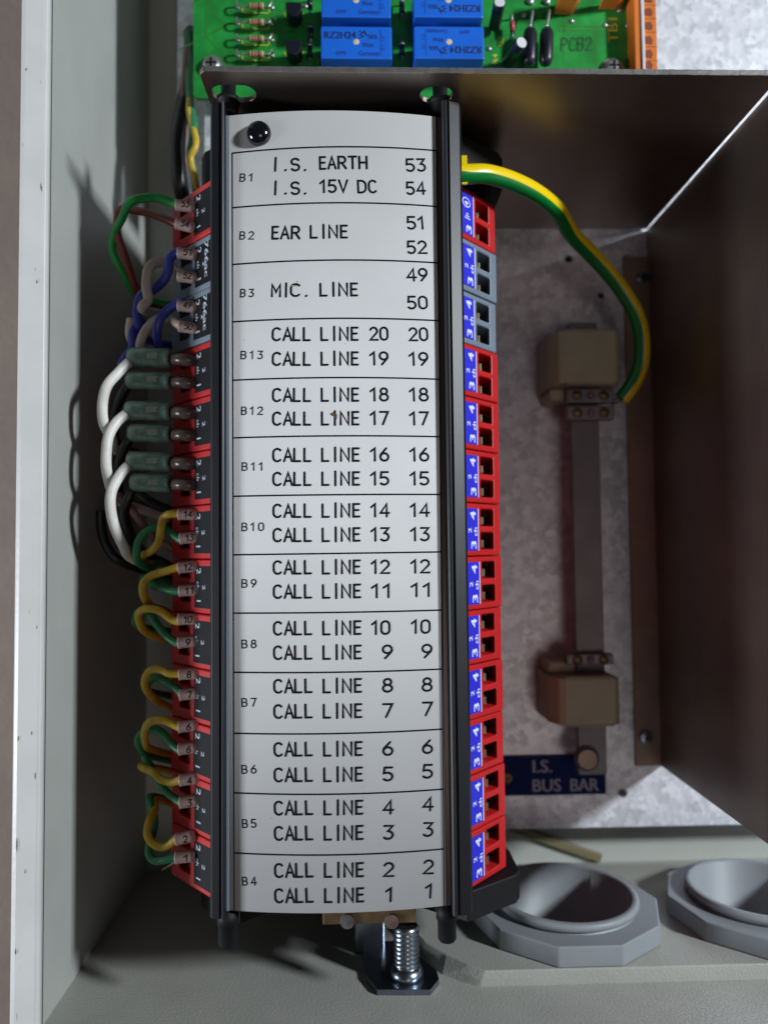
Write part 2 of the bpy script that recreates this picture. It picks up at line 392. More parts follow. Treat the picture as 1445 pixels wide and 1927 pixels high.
mb = MB().prism([(ra[0]-rn[0], ra[1]-rn[1]), (rb[0]-rn[0], rb[1]-rn[1]), (rb[0]+rn[0], rb[1]+rn[1]), (ra[0]+rn[0], ra[1]+rn[1])], 'z', .05, 2.2)
mb.build('shadow_strip', 'olive', cab, .3, label='painted shadow, a dull olive strip slanting across the back panel under the mounting plate')
# ---- galvanised mounting plate
def circ(c, r, n=16): return [(c[0]+r*math.cos(2*math.pi*i/n), c[1]+r*math.sin(2*math.pi*i/n)) for i in range(n)]
mp = thing('mounting_plate', 'galvanised mottled mounting plate standing behind everything, dark in the shade of the bracket', 'plate', (0, -98, 16))
holes = [circ(W(px, py, 269)[:2], r) for px, py, r in [(1070, 487, 1.3), (1131, 556, 1.1), (1171, 1493, 1.5)]]
sx, sy, _ = W(1178, 495, 269); holes.append([(sx-.9, sy-3), (sx+.9, sy-3), (sx+.9, sy+3), (sx-.9, sy+3)])
MB().prism([(-64.7, -98), (322, -98), (322, 290), (-64.7, 290)], 'z', 14, 16, holes=holes).build('plate', 'galvanised', mp, .25)
for x in (-58, 150):
    MB().lathe([(4, 0), (4, 13.9)], (x, -90, .05), 'z', 16).build('standoff', 'zinc', mp)
# ---- folded steel bracket: top plate with two slots, side plate, foot with screws
br = thing('steel_bracket', 'dark reflective folded steel bracket with shelf over the card holder and tall side plate', 'bracket', (103, 113, 16))
def slot(x0, x1, z0, z1, n=8):
    r = (z1-z0)/2; zc_ = (z0+z1)/2
    return [(x1-r+r*math.cos(math.radians(-90+180*i/n)), zc_+r*math.sin(math.radians(-90+180*i/n))) for i in range(n+1)] + \
           [(x0+r+r*math.cos(math.radians(90+180*i/n)), zc_+r*math.sin(math.radians(90+180*i/n))) for i in range(n+1)]
s1 = [WF(px, py, 113) for px, py in [(398, 176), (482, 176), (790, 178), (852, 178)]]
s2 = [WF(px, py, 113)[2] for px, py in [(440, 160), (440, 192)]]
hz0, hz1 = min(s2), max(s2)
MB().prism([(-36.5, 17), (-37.8, 105.6), (-36.6, 107), (102.2, 107), (102.65, 17)], 'y', 113, 114.3,
           holes=[slot(s1[0][0], s1[1][0], hz0, hz1), slot(s1[2][0], s1[3][0], hz0, hz1)]).build('shelf', ['steel'], br, .12)
rnd = random.Random(2); mb = MB(); x = -36.4
while x < 101:      # burred sheared front edge
    wd = rnd.uniform(.5, 1.6); mb.box((x, 113.0+rnd.uniform(-.03, .04), 106.9), (x+wd+.1, 114.3-rnd.uniform(-.03, .05), 107.05+rnd.uniform(0, .10))); x += wd
mb.build('sheared_edge', 'steel_edge', br)
MB().prism([(113, 16.05), (113, 107), (-62, 107), (-77, 95), (-77, 16.05)], 'x', 103.0, 104.2).build('side_plate', 'steel', br, .12)
fx0 = W(1183, 900, 267.5)[0]
MB().box((fx0, -76.8, 16.05), (104.2, 103, 17.4)).build('foot', 'foot_metal', br, .2)
def screw(name, c, r, m, parent, hgt=1.2, axis='z'):
    mb = MB().lathe([(r, 0), (r, hgt*.55), (r*.72, hgt*.9), (0, hgt)], c, axis, 20)
    o = mb.build(name, m, parent)
    for p in o.data.polygons: p.use_smooth = False
    if axis == 'z':
        q = MB().box((c[0]-r*.62, c[1]-r*.10, c[2]+hgt*.82), (c[0]+r*.62, c[1]+r*.10, c[2]+hgt*1.03))
        q.box((c[0]-r*.10, c[1]-r*.62, c[2]+hgt*.82), (c[0]+r*.10, c[1]+r*.62, c[2]+hgt*1.04)); q.build('screw_recess', 'ink', o)
    return o
for px, py in [(1208, 523), (1213, 1387)]:
    c = W(px, py, 267.5); screw('screw', (c[0], c[1], 17.42), 2.4, 'zinc', br, 1.6)
# ================================================================== CARD HOLDER
hold = thing('card_holder', 'black card holder with two rails and a curved white engraved card listing terminal rows', 'card holder', (-6, -90, 90))
CXc, HW, SAG, ZE = -6.1, 26.2, 2.6, 97.6
def zcard(x): return ZE+SAG*(1-((x-CXc)/HW)**2)
def onc(u, v, lift=0): return (u, v, zcard(u)+.05+lift)
def Wc(px, py):
    s = 187
    for _ in range(6):
        p = W(px, py, s); s = D_-zcard(p[0])
    return p
cx0, cx1 = Wc(432, 960)[0], Wc(829, 960)[0]
cyt = Wc(634, 208)[1]; cyb = Wc(634, 1718)[1]
mb = MB(); n = 28
xs = [cx0+(cx1-cx0)*i/n for i in range(n+1)]
mb.add([(x, y, zcard(x)) for y in (cyb, cyt) for x in xs]+[(x, y, zcard(x)-1.0) for y in (cyb, cyt) for x in xs],
       [(i, i+1, n+2+i, n+1+i) for i in range(n)]+[(2*(n+1)+i, 3*(n+1)+i, 3*(n+1)+i+1, 2*(n+1)+i+1) for i in range(n)] +
       [(n+1+i, n+2+i, 3*(n+1)+i+1, 3*(n+1)+i) for i in range(n)]+[(i, 2*(n+1)+i, 2*(n+1)+i+1, i+1) for i in range(n)], 0, True)
card = mb.build('card', 'card', hold, recalc=False)
for p in card.data.polygons[n:]: p.use_smooth = False
bpy.context.view_layer.update()
# ruled lines
rules = [(288.3, 283.7), (391, 388.8), (497.8, 494.8), (605.6, 603.5), (715.5, 713.7), (824, 821.8), (933.9, 930.5), (1044, 1038.6), (1153.7, 1148), (1265, 1259), (1379.8, 1372), (1491.9, 1485), (1605, 1597.5)]
def tilt(y):                    # drop from left to right edge of the ruling at picture height y
    for (a, b), (c, d) in zip(rules, rules[1:]):
        if y <= c: k = max(0, (y-a)/(c-a)); return (b-a)*(1-k)+(d-c)*k
    return rules[-1][1]-rules[-1][0]
def uv(px, py): p = Wc(px, py); return (p[0], p[1])
for k, (a, b) in enumerate(rules):
    t = k/12.0; p0 = uv(437.5+4*t, a); p1 = uv(822.5+11*t, b); m = 14
    mb = MB(); strip(mb, [(p0[0]+(p1[0]-p0[0])*i/m, p0[1]+(p1[1]-p0[1])*i/m) for i in range(m+1)], .19, onc)
    mb.build('ruled_line', 'ink', card, recalc=False)
for (xa, ya, xb, yb) in [(437.5, 288, 441, 1714), (822.5, 284, 836, 1712)]:
    p0, p1 = uv(xa, ya), uv(xb, yb); m = 30; mb = MB()
    strip(mb, [(p0[0]+(p1[0]-p0[0])*i/m, p0[1]+(p1[1]-p0[1])*i/m) for i in range(m+1)], .14, onc, .004)
    mb.build('ruled_line', 'ink', card, recalc=False)
# lettering
def word(text, x0, x1, yb, cap=23.5, half=.262, m='ink', ref=None, gap=.24):
    r = (x0+x1)/2 if ref is None else ref
    sl = tilt(yb-12)/385.0
    p0 = uv(x0, yb+sl*(x0-r)); p1 = uv(x1, yb+sl*(x1-r)); h = cap*186/1445.0
    mb = MB(); stroke_text(mb, text, p0, p1, h, half, onc, gap=gap)
    return mb.build('lettering', m, card, recalc=False)
def z1(zx): return 420+zx/3.284
for t, a, b, y in [('I', 316, 329, 397), ('.', 380, 392, 396), ('S', 420, 470, 397), ('.', 500, 513, 396), ('EARTH', 600, 888, 386), ('53', 1136, 1250, 400), ('I', 316, 329, 543), ('.', 380, 392, 541), ('S', 420, 470, 543), ('.', 500, 513, 541), ('15V', 602, 768, 531), ('DC', 836, 944, 533), ('54', 1138, 1248, 543),
                   ('EAR', 305, 472, 818), ('LINE', 542, 765, 812), ('51', 1142, 1236, 757), ('52', 1143, 1256, 908), ('M', 302, 352, 1175), ('I', 383, 394, 1174), ('C', 418, 470, 1173), ('.', 507, 520, 1173), ('LINE', 602, 828, 1170), ('49', 1140, 1260, 1078), ('50', 1145, 1260, 1250)]:
    word(t, z1(a), z1(b), 200+y/3.284, 23)
rows = [(20, 640.5, 640.5), (19, 687, 687), (18, 755, 754), (17, 799.5, 799), (16, 868, 867), (15, 913, 912), (14, 973, 971.5), (13, 1018.5, 1017), (12, 1079.5, 1077.5), (11, 1125, 1122), (10, 1194, 1191), (9, 1240, 1237),
        (8, 1303, 1300), (7, 1350.5, 1346), (6, 1422, 1417), (5, 1470, 1463.5), (4, 1532.5, 1525), (3, 1580, 1573), (2, 1650, 1643.5), (1, 1697.5, 1689)]
for nn, yb, yr in rows:
    t = (yb-640)/1060.0; d = 5*t
    word('CALL', 513+d, 583+d, yb); word('LINE', 605+d*1.3, 673+d*2, yb-.6)
    s = str(nn); d2 = 6*t
    if nn > 9: word(s, 697+d2, 729.5+d2, yb-1); word(s, 771+d2*1.2, 804.5+d2*1.2, yr)
    else:
        wd = 10 if nn == 1 else 17
        word(s, 729+d2*.8-wd/2-3, 729+d2*.8+wd/2-3, yb-1.4); word(s, 800+d2*.9-wd/2, 800+d2*.9+wd/2, yr)
for t, x0, x1, y in [('B1', 452, 474, 341), ('B2', 452, 477, 450), ('B3', 453, 477, 558.5), ('B13', 454, 494, 675), ('B12', 455, 494, 780), ('B11', 456, 493, 885), ('B10', 456, 496, 998.5), ('B9', 456, 482, 1105), ('B8', 456, 482, 1219),
                      ('B7', 456, 482, 1329), ('B6', 456, 482, 1455), ('B5', 457, 482, 1557), ('B4', 457, 482, 1665.5)]:
    word(t, x0, x1, y, 14.2, .15, gap=.5)
# marks on the card
def blob(px, py, rx, ry, m, parent, seed=0, nm='stain'):
    rn = random.Random(seed); u, v = uv(px, py); n = 12
    MB().add([onc(u+rx*math.cos(2*math.pi*i/n)*rn.uniform(.4, 1.2), v+ry*math.sin(2*math.pi*i/n)*rn.uniform(.4, 1.2), .02) for i in range(n)], [tuple(range(n))]).build(nm, m, parent, recalc=False)
blob(627, 779, .7, .5, 'dirt', card, 3); blob(632, 785, .35, .8, 'dirt', card, 5); blob(553, 538, 1.3, .22, 'smudge', card, 7); blob(560, 530, .3, .2, 'smudge', card, 8)
for i, (px, py) in enumerate([(650, 647), (809, 811), (821, 880), (824, 960), (683, 1481), (653, 1500), (683, 1500), (602, 1530), (746, 1620), (715, 1588), (645, 815), (685, 1082), (510, 1540), (460, 640)]):
    blob(px, py, .13, .09, 'smudge', card, 20+i, 'speck')
# button
u, v = uv(488, 253); r = 3.0
mb = MB().lathe([(r*1.0, -.4), (r, .45)]+[(r*math.cos(math.radians(a)), .45+2.1*math.sin(math.radians(a))) for a in range(10, 90, 10)]+[(0, 2.55)], (u, v, zcard(u)+.1), 'z', 40)
mb.build('button', 'gloss_black', hold)
# carrier behind card and clear cover edges
MB().box((cx0+.2, cyb+.4, 86), (cx1-.2, cyt-.3, ZE-1.15)).build('carrier', 'black_matt', hold, .3)
MB().box((cx0-.85, cyb-.2, 92), (cx0-.08, cyt+.1, ZE+.10)).build('cover_edge', 'clear_edge', hold, .12)
MB().box((cx1+.08, cyb-.2, 92), (cx1+1.35, cyt+.1, ZE-.1)).build('cover_edge', 'dark_strip', hold, .12)
# rails
yt, yb_ = W(634, 196, 187)[1], W(634, 1722, 187)[1]
lx0, lx1 = W(397, 960, 188)[0], cx0-.9
rx0, rx1 = cx1+1.4, W(873, 960, 190)[0]+.4
zl = [(lx0, 86), (lx0, 97.6), (lx0+.5, 98.5), (lx0+2.4, 98.9), (lx0+2.6, 98.4), (lx0+2.9, 98.9), (lx1-.5, 99.6), (lx1, 99.3), (lx1, 86)]
MB().prism(zl, 'y', yb_, yt).build('rail', 'black', hold, .12)
zr = [(rx0, 86), (rx0, 99.5), (rx0+.4, 100), (rx0+1.2, 100), (rx0+1.35, 99.2), (rx0+1.6, 99.2), (rx0+1.8, 99.7), (rx1-.6, 98.6), (rx1, 97.2), (rx1, 86)]
MB().prism(zr, 'y', yb_-.2, yt+.2).build('rail', 'black', hold, .12)
for px, pxt in ((430, 430), (841, 828)):
    b = W(px, 1783, 191); t = W(pxt, 185, 191)
    MB().lathe([(0, -8.2), (1.9, -8.2), (2.25, -7.6), (2.25, -3.2), (2.6, -3.0), (2.6, .2), (2.35, .3), (2.35, 1)], (b[0], yb_, 94.5), 'y', 24).build('rail_pin', 'black_matt', hold)
    MB().lathe([(2.5, -1), (2.5, 2.2), (2.9, 2.3), (2.9, 3.6), (1.9, 3.8), (1.9, 9)], (t[0], yt, 94), 'y', 24).build('rail_pin', 'black_matt', hold)
# ================================================================== BARRIER MODULES
BX, P0 = -7.0, 14.18
prof = [(-31.5, 87.5), (-20, 89), (20, 89), (31.5, 87.5)]
A_, B_ = Vector((31.5, 87.5)), Vector((45.2, 72.2)); sl_ = (B_-A_)
def fp(side, t, y, d=0):          # point on sloping terminal face (d = depth along inward normal)
    q = A_+sl_*t; nn = Vector((sl_.y, -sl_.x)).normalized()*d     # inward
    return (BX+side*(q.x+nn.x), y, q.y+nn.y)
H = 6.98
def make_barrier():
    root = thing('barrier_module', 'x', 'terminal module', (BX, 0, 16), 'isolating barrier modules stacked in a column')
    mb = MB()
    # central body
    mb.prism([(BX-44.5, 72.2), (BX-44.5, 22), (BX+44.5, 22), (BX+44.5, 72.2), ], 'y', -H, H)
    mb = MB()
    for side in (-1, 1):
        ts = [0, .53, .84, 1] if side > 0 else [0, .53, .80, 1]; ys = [-H+f*2*H for f in ((0, .12, .45, .57, .90, 1) if side > 0 else (0, .20, .43, .65, .88, 1))]
        for i in range(3):
            for j in range(5):
                t0, t1, y0, y1 = ts[i], ts[i+1], ys[j], ys[j+1]
                if i == 1 and j in (1, 3):
                    q = [(t0, y0), (t1, y0), (t1, y1), (t0, y1)]; dep = 7
                    o = [fp(side, a, b) for a, b in q]
                    inn = [(p[0], p[1], p[2]-9) for p in o]
                    inn = [(inn[k][0], inn[k][1]+(.5 if k < 2 else -.5), 66) for k in range(4)]
                    mb.add(o+inn, [(0, 1, 5, 4), (1, 2, 6, 5), (2, 3, 7, 6), (3, 0, 4, 7), (4, 5, 6, 7)])
                else:
                    mb.add([fp(side, t0, y0), fp(side, t1, y0), fp(side, t1, y1), fp(side, t0, y1)], [(0, 1, 2, 3)])
        bx = BX+side*45.2
        mb.add([(bx, -H, 72.2), (bx, H, 72.2), (bx, H, 40), (bx, -H, 40)], [(0, 1, 2, 3)])
        bx2 = BX+side*38; mb.add([(bx, -H, 40), (bx, H, 40), (bx2, H, 22), (bx2, -H, 22)], [(0, 1, 2, 3)])
    mb.add([(BX-31.5, -H, 87.5), (BX-31.5, H, 87.5), (BX+31.5, H, 87.5), (BX+31.5, -H, 87.5)], [(0, 1, 2, 3)])
    mb.add([(BX-38, -H, 22), (BX-38, H, 22), (BX+38, H, 22), (BX+38, -H, 22)], [(0, 1, 2, 3)])
    out = [fp(-1, 1, 0), fp(-1, .80, 0), fp(-1, .53, 0), fp(-1, 0, 0), fp(1, 0, 0), fp(1, .53, 0), fp(1, .84, 0), fp(1, 1, 0), (BX+45.2, 0, 40), (BX+38, 0, 22), (BX-38, 0, 22), (BX-45.2, 0, 40)]
    for y in (-H, H): mb.add([(p[0], y, p[2]) for p in out], [tuple(range(len(out)))])
    body = mb.build('housing', 'red', root, .38, seg=2)
    for side in (-1, 1):          # metal clamp seen inside each terminal opening
        for y in (-H+.29*2*H, -H+.74*2*H):
            q = fp(side, .56, y); m2 = MB(); m2.box((q[0]-.9, y-1.9, 66.2), (q[0]+.9, y+.2, 75.5)); m2.build('terminal_clamp', 'brass', root, .1)
            m3 = MB().lathe([(1.7, 0), (1.7, 3)], (BX+side*40.2, y, 66.1), 'z', 12); m3.build('terminal_hole', 'ink', root)
    return root
base = make_barrier()
def add_tags(root, y, kind, grey):
    org = Vector((BX, y, 16))
    # right blue tag
    mb = MB(); pts = [(-.02, -.40), (.47, -.40), (.47, .40), (-.02, .40)]; y0 = lambda k: k*2*H
    o = [fp(1, t, y+y0(k), -.02) for t, k in pts]; i_ = [fp(1, t, y+y0(k), -.16) for t, k in pts]
    mb.add(o+i_, [(4, 5, 6, 7), (0, 1, 5, 4), (1, 2, 6, 5), (2, 3, 7, 6), (3, 0, 4, 7)])
    tg = mb.build('blue_tag', 'blue_tag', root)
    ey = Vector((-sl_.x, 0, -sl_.y)).normalized(); ex = Vector((0, 1, 0))
    def put(mb, txt, t, k, ln, h, bold=0, side=1):
        if side == 1: print_text(mb, txt, Vector(fp(1, t, y+y0(k), -.18)), ex, ey, ln, h, bold)
        else: print_text(mb, txt, Vector(fp(-1, t, y+y0(k), -.18)), -ex, Vector((sl_.x, 0, -sl_.y)).normalized(), ln, h, bold)
    mb = MB()
    put(mb, '3', .41, -.36, 1.9, 2.6, .13)
    if kind == 1:
        put(mb, '4', .34, .15, 1.2, 1.7, .1)
        c = Vector(fp(1, .30, y+3.0, -.18)); prev = None
        ring = [c+ex*1.35*math.cos(a*math.pi/6)+ey*1.9*math.sin(a*math.pi/6) for a in range(13)]
        rin = [c+ex*1.1*math.cos(a*math.pi/6)+ey*1.6*math.sin(a*math.pi/6) for a in range(13)]
        mb.add(ring+rin, [(i, i+1, 14+i, 13+i) for i in range(12)])
        for k, ln in ((-.10, 2.6), (-.055, 1.8), (-.01, 1.0)):
            a = Vector(fp(1, .32, y+y0(k), -.18)); mb.add([a-ey*ln*.5, a+ey*ln*.5, a+ey*ln*.5+ex*.28, a-ey*ln*.5+ex*.28], [(0, 1, 2, 3)])
    else:
        put(mb, '4', .40, .19, 2.1, 2.6, .13); put(mb, '2', .30, -.06, 1.2, 1.5, .07); put(mb, 'ch', .43, -.12, 2.2, 1.6, .07)
    put(mb, 'area tmnls', .165, -.36, 9.8, 1.6, .06)
    ya, yb__ = y+y0(-.40), y+y0(.40)
    mb.add([fp(1, .455, ya, -.175), fp(1, .47, ya, -.175), fp(1, .47, yb__, -.175), fp(1, .455, yb__, -.175)], [(0, 1, 2, 3)])
    mb.build('lettering', 'white_ink', tg, recalc=False)
    # left black tag
    pts = [(.0, -.40), (.42, -.40), (.42, .38), (.0, .38)]
    mb = MB(); o = [fp(-1, t, y+y0(k), -.02) for t, k in pts]; i_ = [fp(-1, t, y+y0(k), -.14) for t, k in pts]
    mb.add(o+i_, [(4, 5, 6, 7), (0, 1, 5, 4), (1, 2, 6, 5), (2, 3, 7, 6), (3, 0, 4, 7)])
    tg2 = mb.build('black_tag', 'black_tag', root)
    mb = MB()
    put(mb, '2', .36, .34, 1.5, 2.2, .08, -1); put(mb, '1', .36, -.26, .9, 2.2, .08, -1); put(mb, 'ch', .36, .09, 1.9, 1.3, .03, -1); put(mb, '2', .22, .03, 1.2, 1.5, .03, -1)
    if grey: put(mb, '766ac', .17, .39, 9.4, 1.9, .07, -1)
    mb.build('lettering', 'grey_ink', tg2, recalc=False)
names = ['B1', 'B2', 'B3', 'B13', 'B12', 'B11', 'B10', 'B9', 'B8', 'B7', 'B6', 'B5', 'B4']
YTOP = 96.6
kids = list(base.children)
for i, nm in enumerate(names):
    y = YTOP-P0*(i+.5); grey = nm in ('B2', 'B3')
    if i == 0: r = base
    else:
        r = base.copy(); C.objects.link(r)
        for ch in kids:
            c = ch.copy(); C.objects.link(c); c.parent = r
            if grey and ch.name.startswith('housing'):
                if nm == 'B2': gm = ch.data.copy(); gm.materials[0] = MATS['grey']
                c.data = gm
    r.location = bl((BX, y, 16)); r['org'] = (BX, y, 16.0)
    r['label'] = '%s terminal module standing beside card row %s%s' % ('grey' if grey else 'red', nm, ', topmost of the column' if i == 0 else ', lowest of the column' if i == 12 else '')
    add_tags(r, y, 1 if i == 0 else 0, grey)
    r.location.x += random.uniform(-.00025, .00025) if i else 0
# end blocks
for (y0, y1, lab, wd) in ((100.5, 110.0, 'black angled end block above the top red module, under the steel shelf', 40.5), (-95.6, -88.0, 'black angled end block below the lowest red module', 41.8)):
    e = thing('end_block', lab, 'end block', (0, y0, 16), 'end blocks of the module column')
    zc2 = 77 if y0 < 0 else 91; wl = 44
    pr = [(-wl, 60), (-wl, 73), (-wl+1.5, 76), (-32, 84), (-24, zc2), (14, zc2), (26, 86), (wd-1.5, 76), (wd, 73), (wd, 60), (wd-6, 22), (-wl+6, 22)]
    MB().prism(pr, 'y', y0, y1).build('block', 'black_matt', e, .4)
# mounting rail under modules
rail = thing('mounting_rail', 'dull metal rail behind the column of terminal modules', 'rail', (BX, -97, 16))
MB().box((BX-12, -99, 16.1), (BX+12, 104, 21.8)).build('rail_bar', 'zinc', rail)
# ================================================================== NUMBERED WIRES
def wire(name, path, r, m, label, cat='wire', group=None, s=None, sub=7, parent=None):
    rj = random.Random(label); pts = [W(*p) for p in path]
    pts = [p if i in (0, 1, len(pts)-1) else tuple(c+rj.uniform(-.28, .28) for c in p) for i, p in enumerate(pts)]
    root = thing(name, label, cat, pts[0], group)
    MB().tube(spline(pts, sub), r, 12).build('insulation', m, root); return root
def sleeve_on(root, num, px, py, ang=0):
    c = W(px, py, 203.5); r = 1.5; L2 = 2.6; ca, sa = math.cos(ang), math.sin(ang)
    def T(x, yy, z): return (c[0]+x*ca-yy*sa, c[1]+x*sa+yy*ca, c[2]+z)
    prof_ = [(-L2, r*1.04), (-L2+.3, r*1.04), (-L2+.5, r), (1.2, r), (L2, r*.86)]
    n = 20; vs = []; 
    for x, rr in prof_: vs += [T(x, rr*math.cos(2*math.pi*j/n), rr*math.sin(2*math.pi*j/n)) for j in range(n)]
    xin, rin = -L2, r*.74
    vs += [T(xin, rin*math.cos(2*math.pi*j/n), rin*math.sin(2*math.pi*j/n)) for j in range(n)]
    vs += [T(xin+2, rin*math.cos(2*math.pi*j/n), rin*math.sin(2*math.pi*j/n)) for j in range(n)]
    fs = []; k = len(prof_)
    for i in range(k-1): fs += [(i*n+j, i*n+(j+1) % n, (i+1)*n+(j+1) % n, (i+1)*n+j) for j in range(n)]
    fs += [(j, k*n+j, k*n+(j+1) % n, (j+1) % n) for j in range(n)]+[(k*n+j, (k+1)*n+j, (k+1)*n+(j+1) % n, k*n+(j+1) % n) for j in range(n)]
    fs.append(tuple((k-1)*n+j for j in range(n)))
    sl = MB().add(vs, fs, 0, True).build('marker_sleeve', 'sleeve', root)
    mb = MB()
    def fn(u, v, lift=0):
        vv = max(-r*.95, min(r*.95, v)); return T(u, vv, math.sqrt(r*r-vv*vv)+.05+lift)
    w_ = 1.9 if len(num) > 1 else .95
    stroke_text(mb, num, (-w_/2+.1, -.82), (w_/2+.1, -.78), 1.6, .13, fn, .15, 6)
    mb.build('lettering', 'ink', sl, recalc=False)
G1 = 'numbered wires plugged into the left side of the modules'
WR = {
 '53': ('bright_green_wire', 350, 388, [(345, 387, 203.5), (325, 382, 204), (300, 374, 204), (268, 371, 204), (243, 385, 205), (229, 412, 208), (216, 440, 213), (214, 470, 216), (232, 512, 220), (262, 560, 228)], 'bright green wire arching out with its sleeve marked 53', -.1, 1.15),
 '54': ('brown_wire', 350, 425, [(345, 427, 203.5), (322, 417, 205), (290, 404, 208), (262, 398, 210), (230, 394, 211), (221, 412, 212), (222, 445, 213), (236, 485, 216), (256, 540, 222), (272, 575, 230)], 'brown wire crossing behind the green arch, sleeve marked 54', -.25, 1.1),
 '51': ('blue_wire', 354, 478, [(348, 473, 203.5), (335, 475, 204), (321, 487, 204), (315, 510, 204), (305, 533, 205), (285, 545, 207), (265, 558, 208), (257, 590, 209), (262, 618, 212), (275, 640, 220)], 'blue wire plugged in at the sleeve marked 51', -.1, 1.25),
 '52': ('cream_wire', 354, 522, [(348, 519, 203.5), (333, 512, 207), (318, 496, 208), (297, 492, 206), (281, 504, 204), (275, 535, 204), (278, 562, 205), (272, 585, 208)], 'cream wire making a hook, its sleeve marked 52', -.1, 1.3),
 '49': ('blue_wire', 354, 577, [(348, 569, 203.5), (335, 572, 204), (315, 583, 204), (301, 603, 204), (296, 628, 205), (298, 650, 208), (300, 670, 214)], 'blue wire curling down from the sleeve marked 49', -.1, 1.2),
 '50': ('cream_wire', 356, 617, [(350, 614, 203.5), (335, 610, 204), (320, 600, 206), (298, 601, 207), (277, 617, 207), (266, 638, 207), (264, 660, 210), (268, 685, 216)], 'cream wire curling down from the sleeve marked 50', -.15, 1.25),
 '14': ('yellow_wire', 355, 968, [(350, 968, 203.5), (338, 967, 203.5), (320, 967, 203.5), (307, 975, 204), (303, 1000, 204), (299, 1020, 205), (287, 1034, 207), (270, 1043, 211), (262, 1055, 216)], 'yellow wire bending down over a green one, sleeve marked 14', 0, 1.08),
 '13': ('green_wire', 358, 1012, [(352, 1013, 203.5), (341, 1016, 203.5), (325, 1004, 205), (305, 995, 206.5), (282, 998, 207), (262, 1015, 207), (256, 1040, 207), (262, 1060, 209), (285, 1070, 214), (300, 1060, 220)], 'green wire in a round loop, its sleeve marked 13', .1, 1.05),
 '12': ('yellow_wire', 355, 1067, [(350, 1065, 203.5), (338, 1067, 203.5), (312, 1075, 204), (285, 1085, 205), (270, 1098, 206), (269, 1118, 208), (283, 1138, 212), (310, 1150, 220)], 'yellow wire swept back into a C, its sleeve marked 12', .1, 1.08),
 '11': ('green_wire', 357, 1111, [(350, 1112, 203.5), (338, 1113, 203.5), (318, 1111, 205), (297, 1104, 208), (282, 1096, 213), (272, 1085, 220)], 'short green wire tucked behind a yellow one, sleeve marked 11', .05, 1.1),
 '10': ('yellow_wire', 355, 1165, [(350, 1167, 203.5), (338, 1169, 203.5), (324, 1167, 204), (308, 1155, 204), (290, 1147, 204.5), (270, 1147, 206), (262, 1160, 209), (272, 1185, 214), (300, 1200, 222)], 'yellow wire waved over a green one, its sleeve marked 10', 0, 1.08),
 '9': ('green_wire', 355, 1208, [(349, 1212, 203.5), (338, 1212, 203.5), (318, 1198, 205), (296, 1175, 207), (280, 1155, 209), (264, 1148, 210), (256, 1158, 213), (262, 1178, 220)], 'green wire running diagonally down to the sleeve marked 9', .1, 1.08),
 '8': ('yellow_wire', 357, 1268, [(350, 1267, 203.5), (338, 1268, 203.5), (320, 1268, 204), (300, 1260, 205), (282, 1260, 206), (273, 1278, 207), (278, 1300, 210), (296, 1320, 216), (318, 1330, 224)], 'yellow wire looped like a hook, its sleeve marked 8', .05, 1.06),
 '7': ('green_wire', 358, 1306, [(352, 1308, 203.5), (345, 1309, 203.5), (332, 1297, 205), (315, 1282, 207), (297, 1275, 209), (283, 1282, 213), (280, 1300, 220)], 'green wire inside a yellow hook, its sleeve marked 7', .1, 1.06),
 '6': ('yellow_wire', 356, 1366, [(350, 1366, 203.5), (338, 1368, 203.5), (322, 1361, 204), (303, 1353, 204.5), (283, 1357, 205.5), (272, 1374, 207), (274, 1395, 210), (285, 1410, 216)], 'yellow wire arched high over green, upper of the two sleeves marked 6', .12, 1.08),
 '6b': ('green_wire', 356, 1408, [(350, 1410, 203.5), (341, 1413, 203.5), (326, 1400, 205), (308, 1382, 207), (294, 1371, 208), (272, 1375, 209), (260, 1392, 209), (266, 1410, 212), (282, 1422, 218)], 'green wire running down to the lower of the two sleeves marked 6', .12, 1.06),
 '4': ('yellow_wire', 358, 1466, [(352, 1464, 203.5), (341, 1467, 203.5), (322, 1471, 204), (303, 1466, 205), (289, 1454, 206), (276, 1448, 209), (270, 1442, 215)], 'short yellow wire sagging to the sleeve marked 4', .12, 1.06),
 '3': ('green_wire', 358, 1508, [(352, 1510, 203.5), (343, 1511, 203.5), (325, 1500, 206), (308, 1484, 208), (294, 1462, 210), (284, 1440, 211), (276, 1420, 215)], 'green wire climbing left from the sleeve marked 3', .12, 1.02),
 '2': ('yellow_wire', 350, 1576, [(344, 1574, 203.5), (332, 1579, 203.5), (318, 1590, 204), (300, 1595, 205), (284, 1584, 206), (276, 1564, 207.5), (280, 1545, 210), (290, 1525, 214), (295, 1505, 220)], 'yellow wire in a deep U, its sleeve marked 2', .2, 1.06),
 '1': ('green_wire', 350, 1612, [(344, 1612, 203.5), (330, 1613, 203.5), (312, 1617, 204), (293, 1618, 205.5), (282, 1605, 207), (284, 1580, 209), (292, 1555, 212), (290, 1525, 214), (284, 1500, 219)], 'green wire around the yellow U, its sleeve marked 1', .08, 1.06),
}
for k, (m, sx_, sy_, path, lab, ang, r) in WR.items():
    path = path+[(338, path[-1][1]+14, 240), (352, path[-1][1]+22, 252)]
    rt = wire('wire', path, r, m, lab, 'wire', G1)
    sleeve_on(rt, k[0] if k == '6b' else k, sx_, sy_, ang)
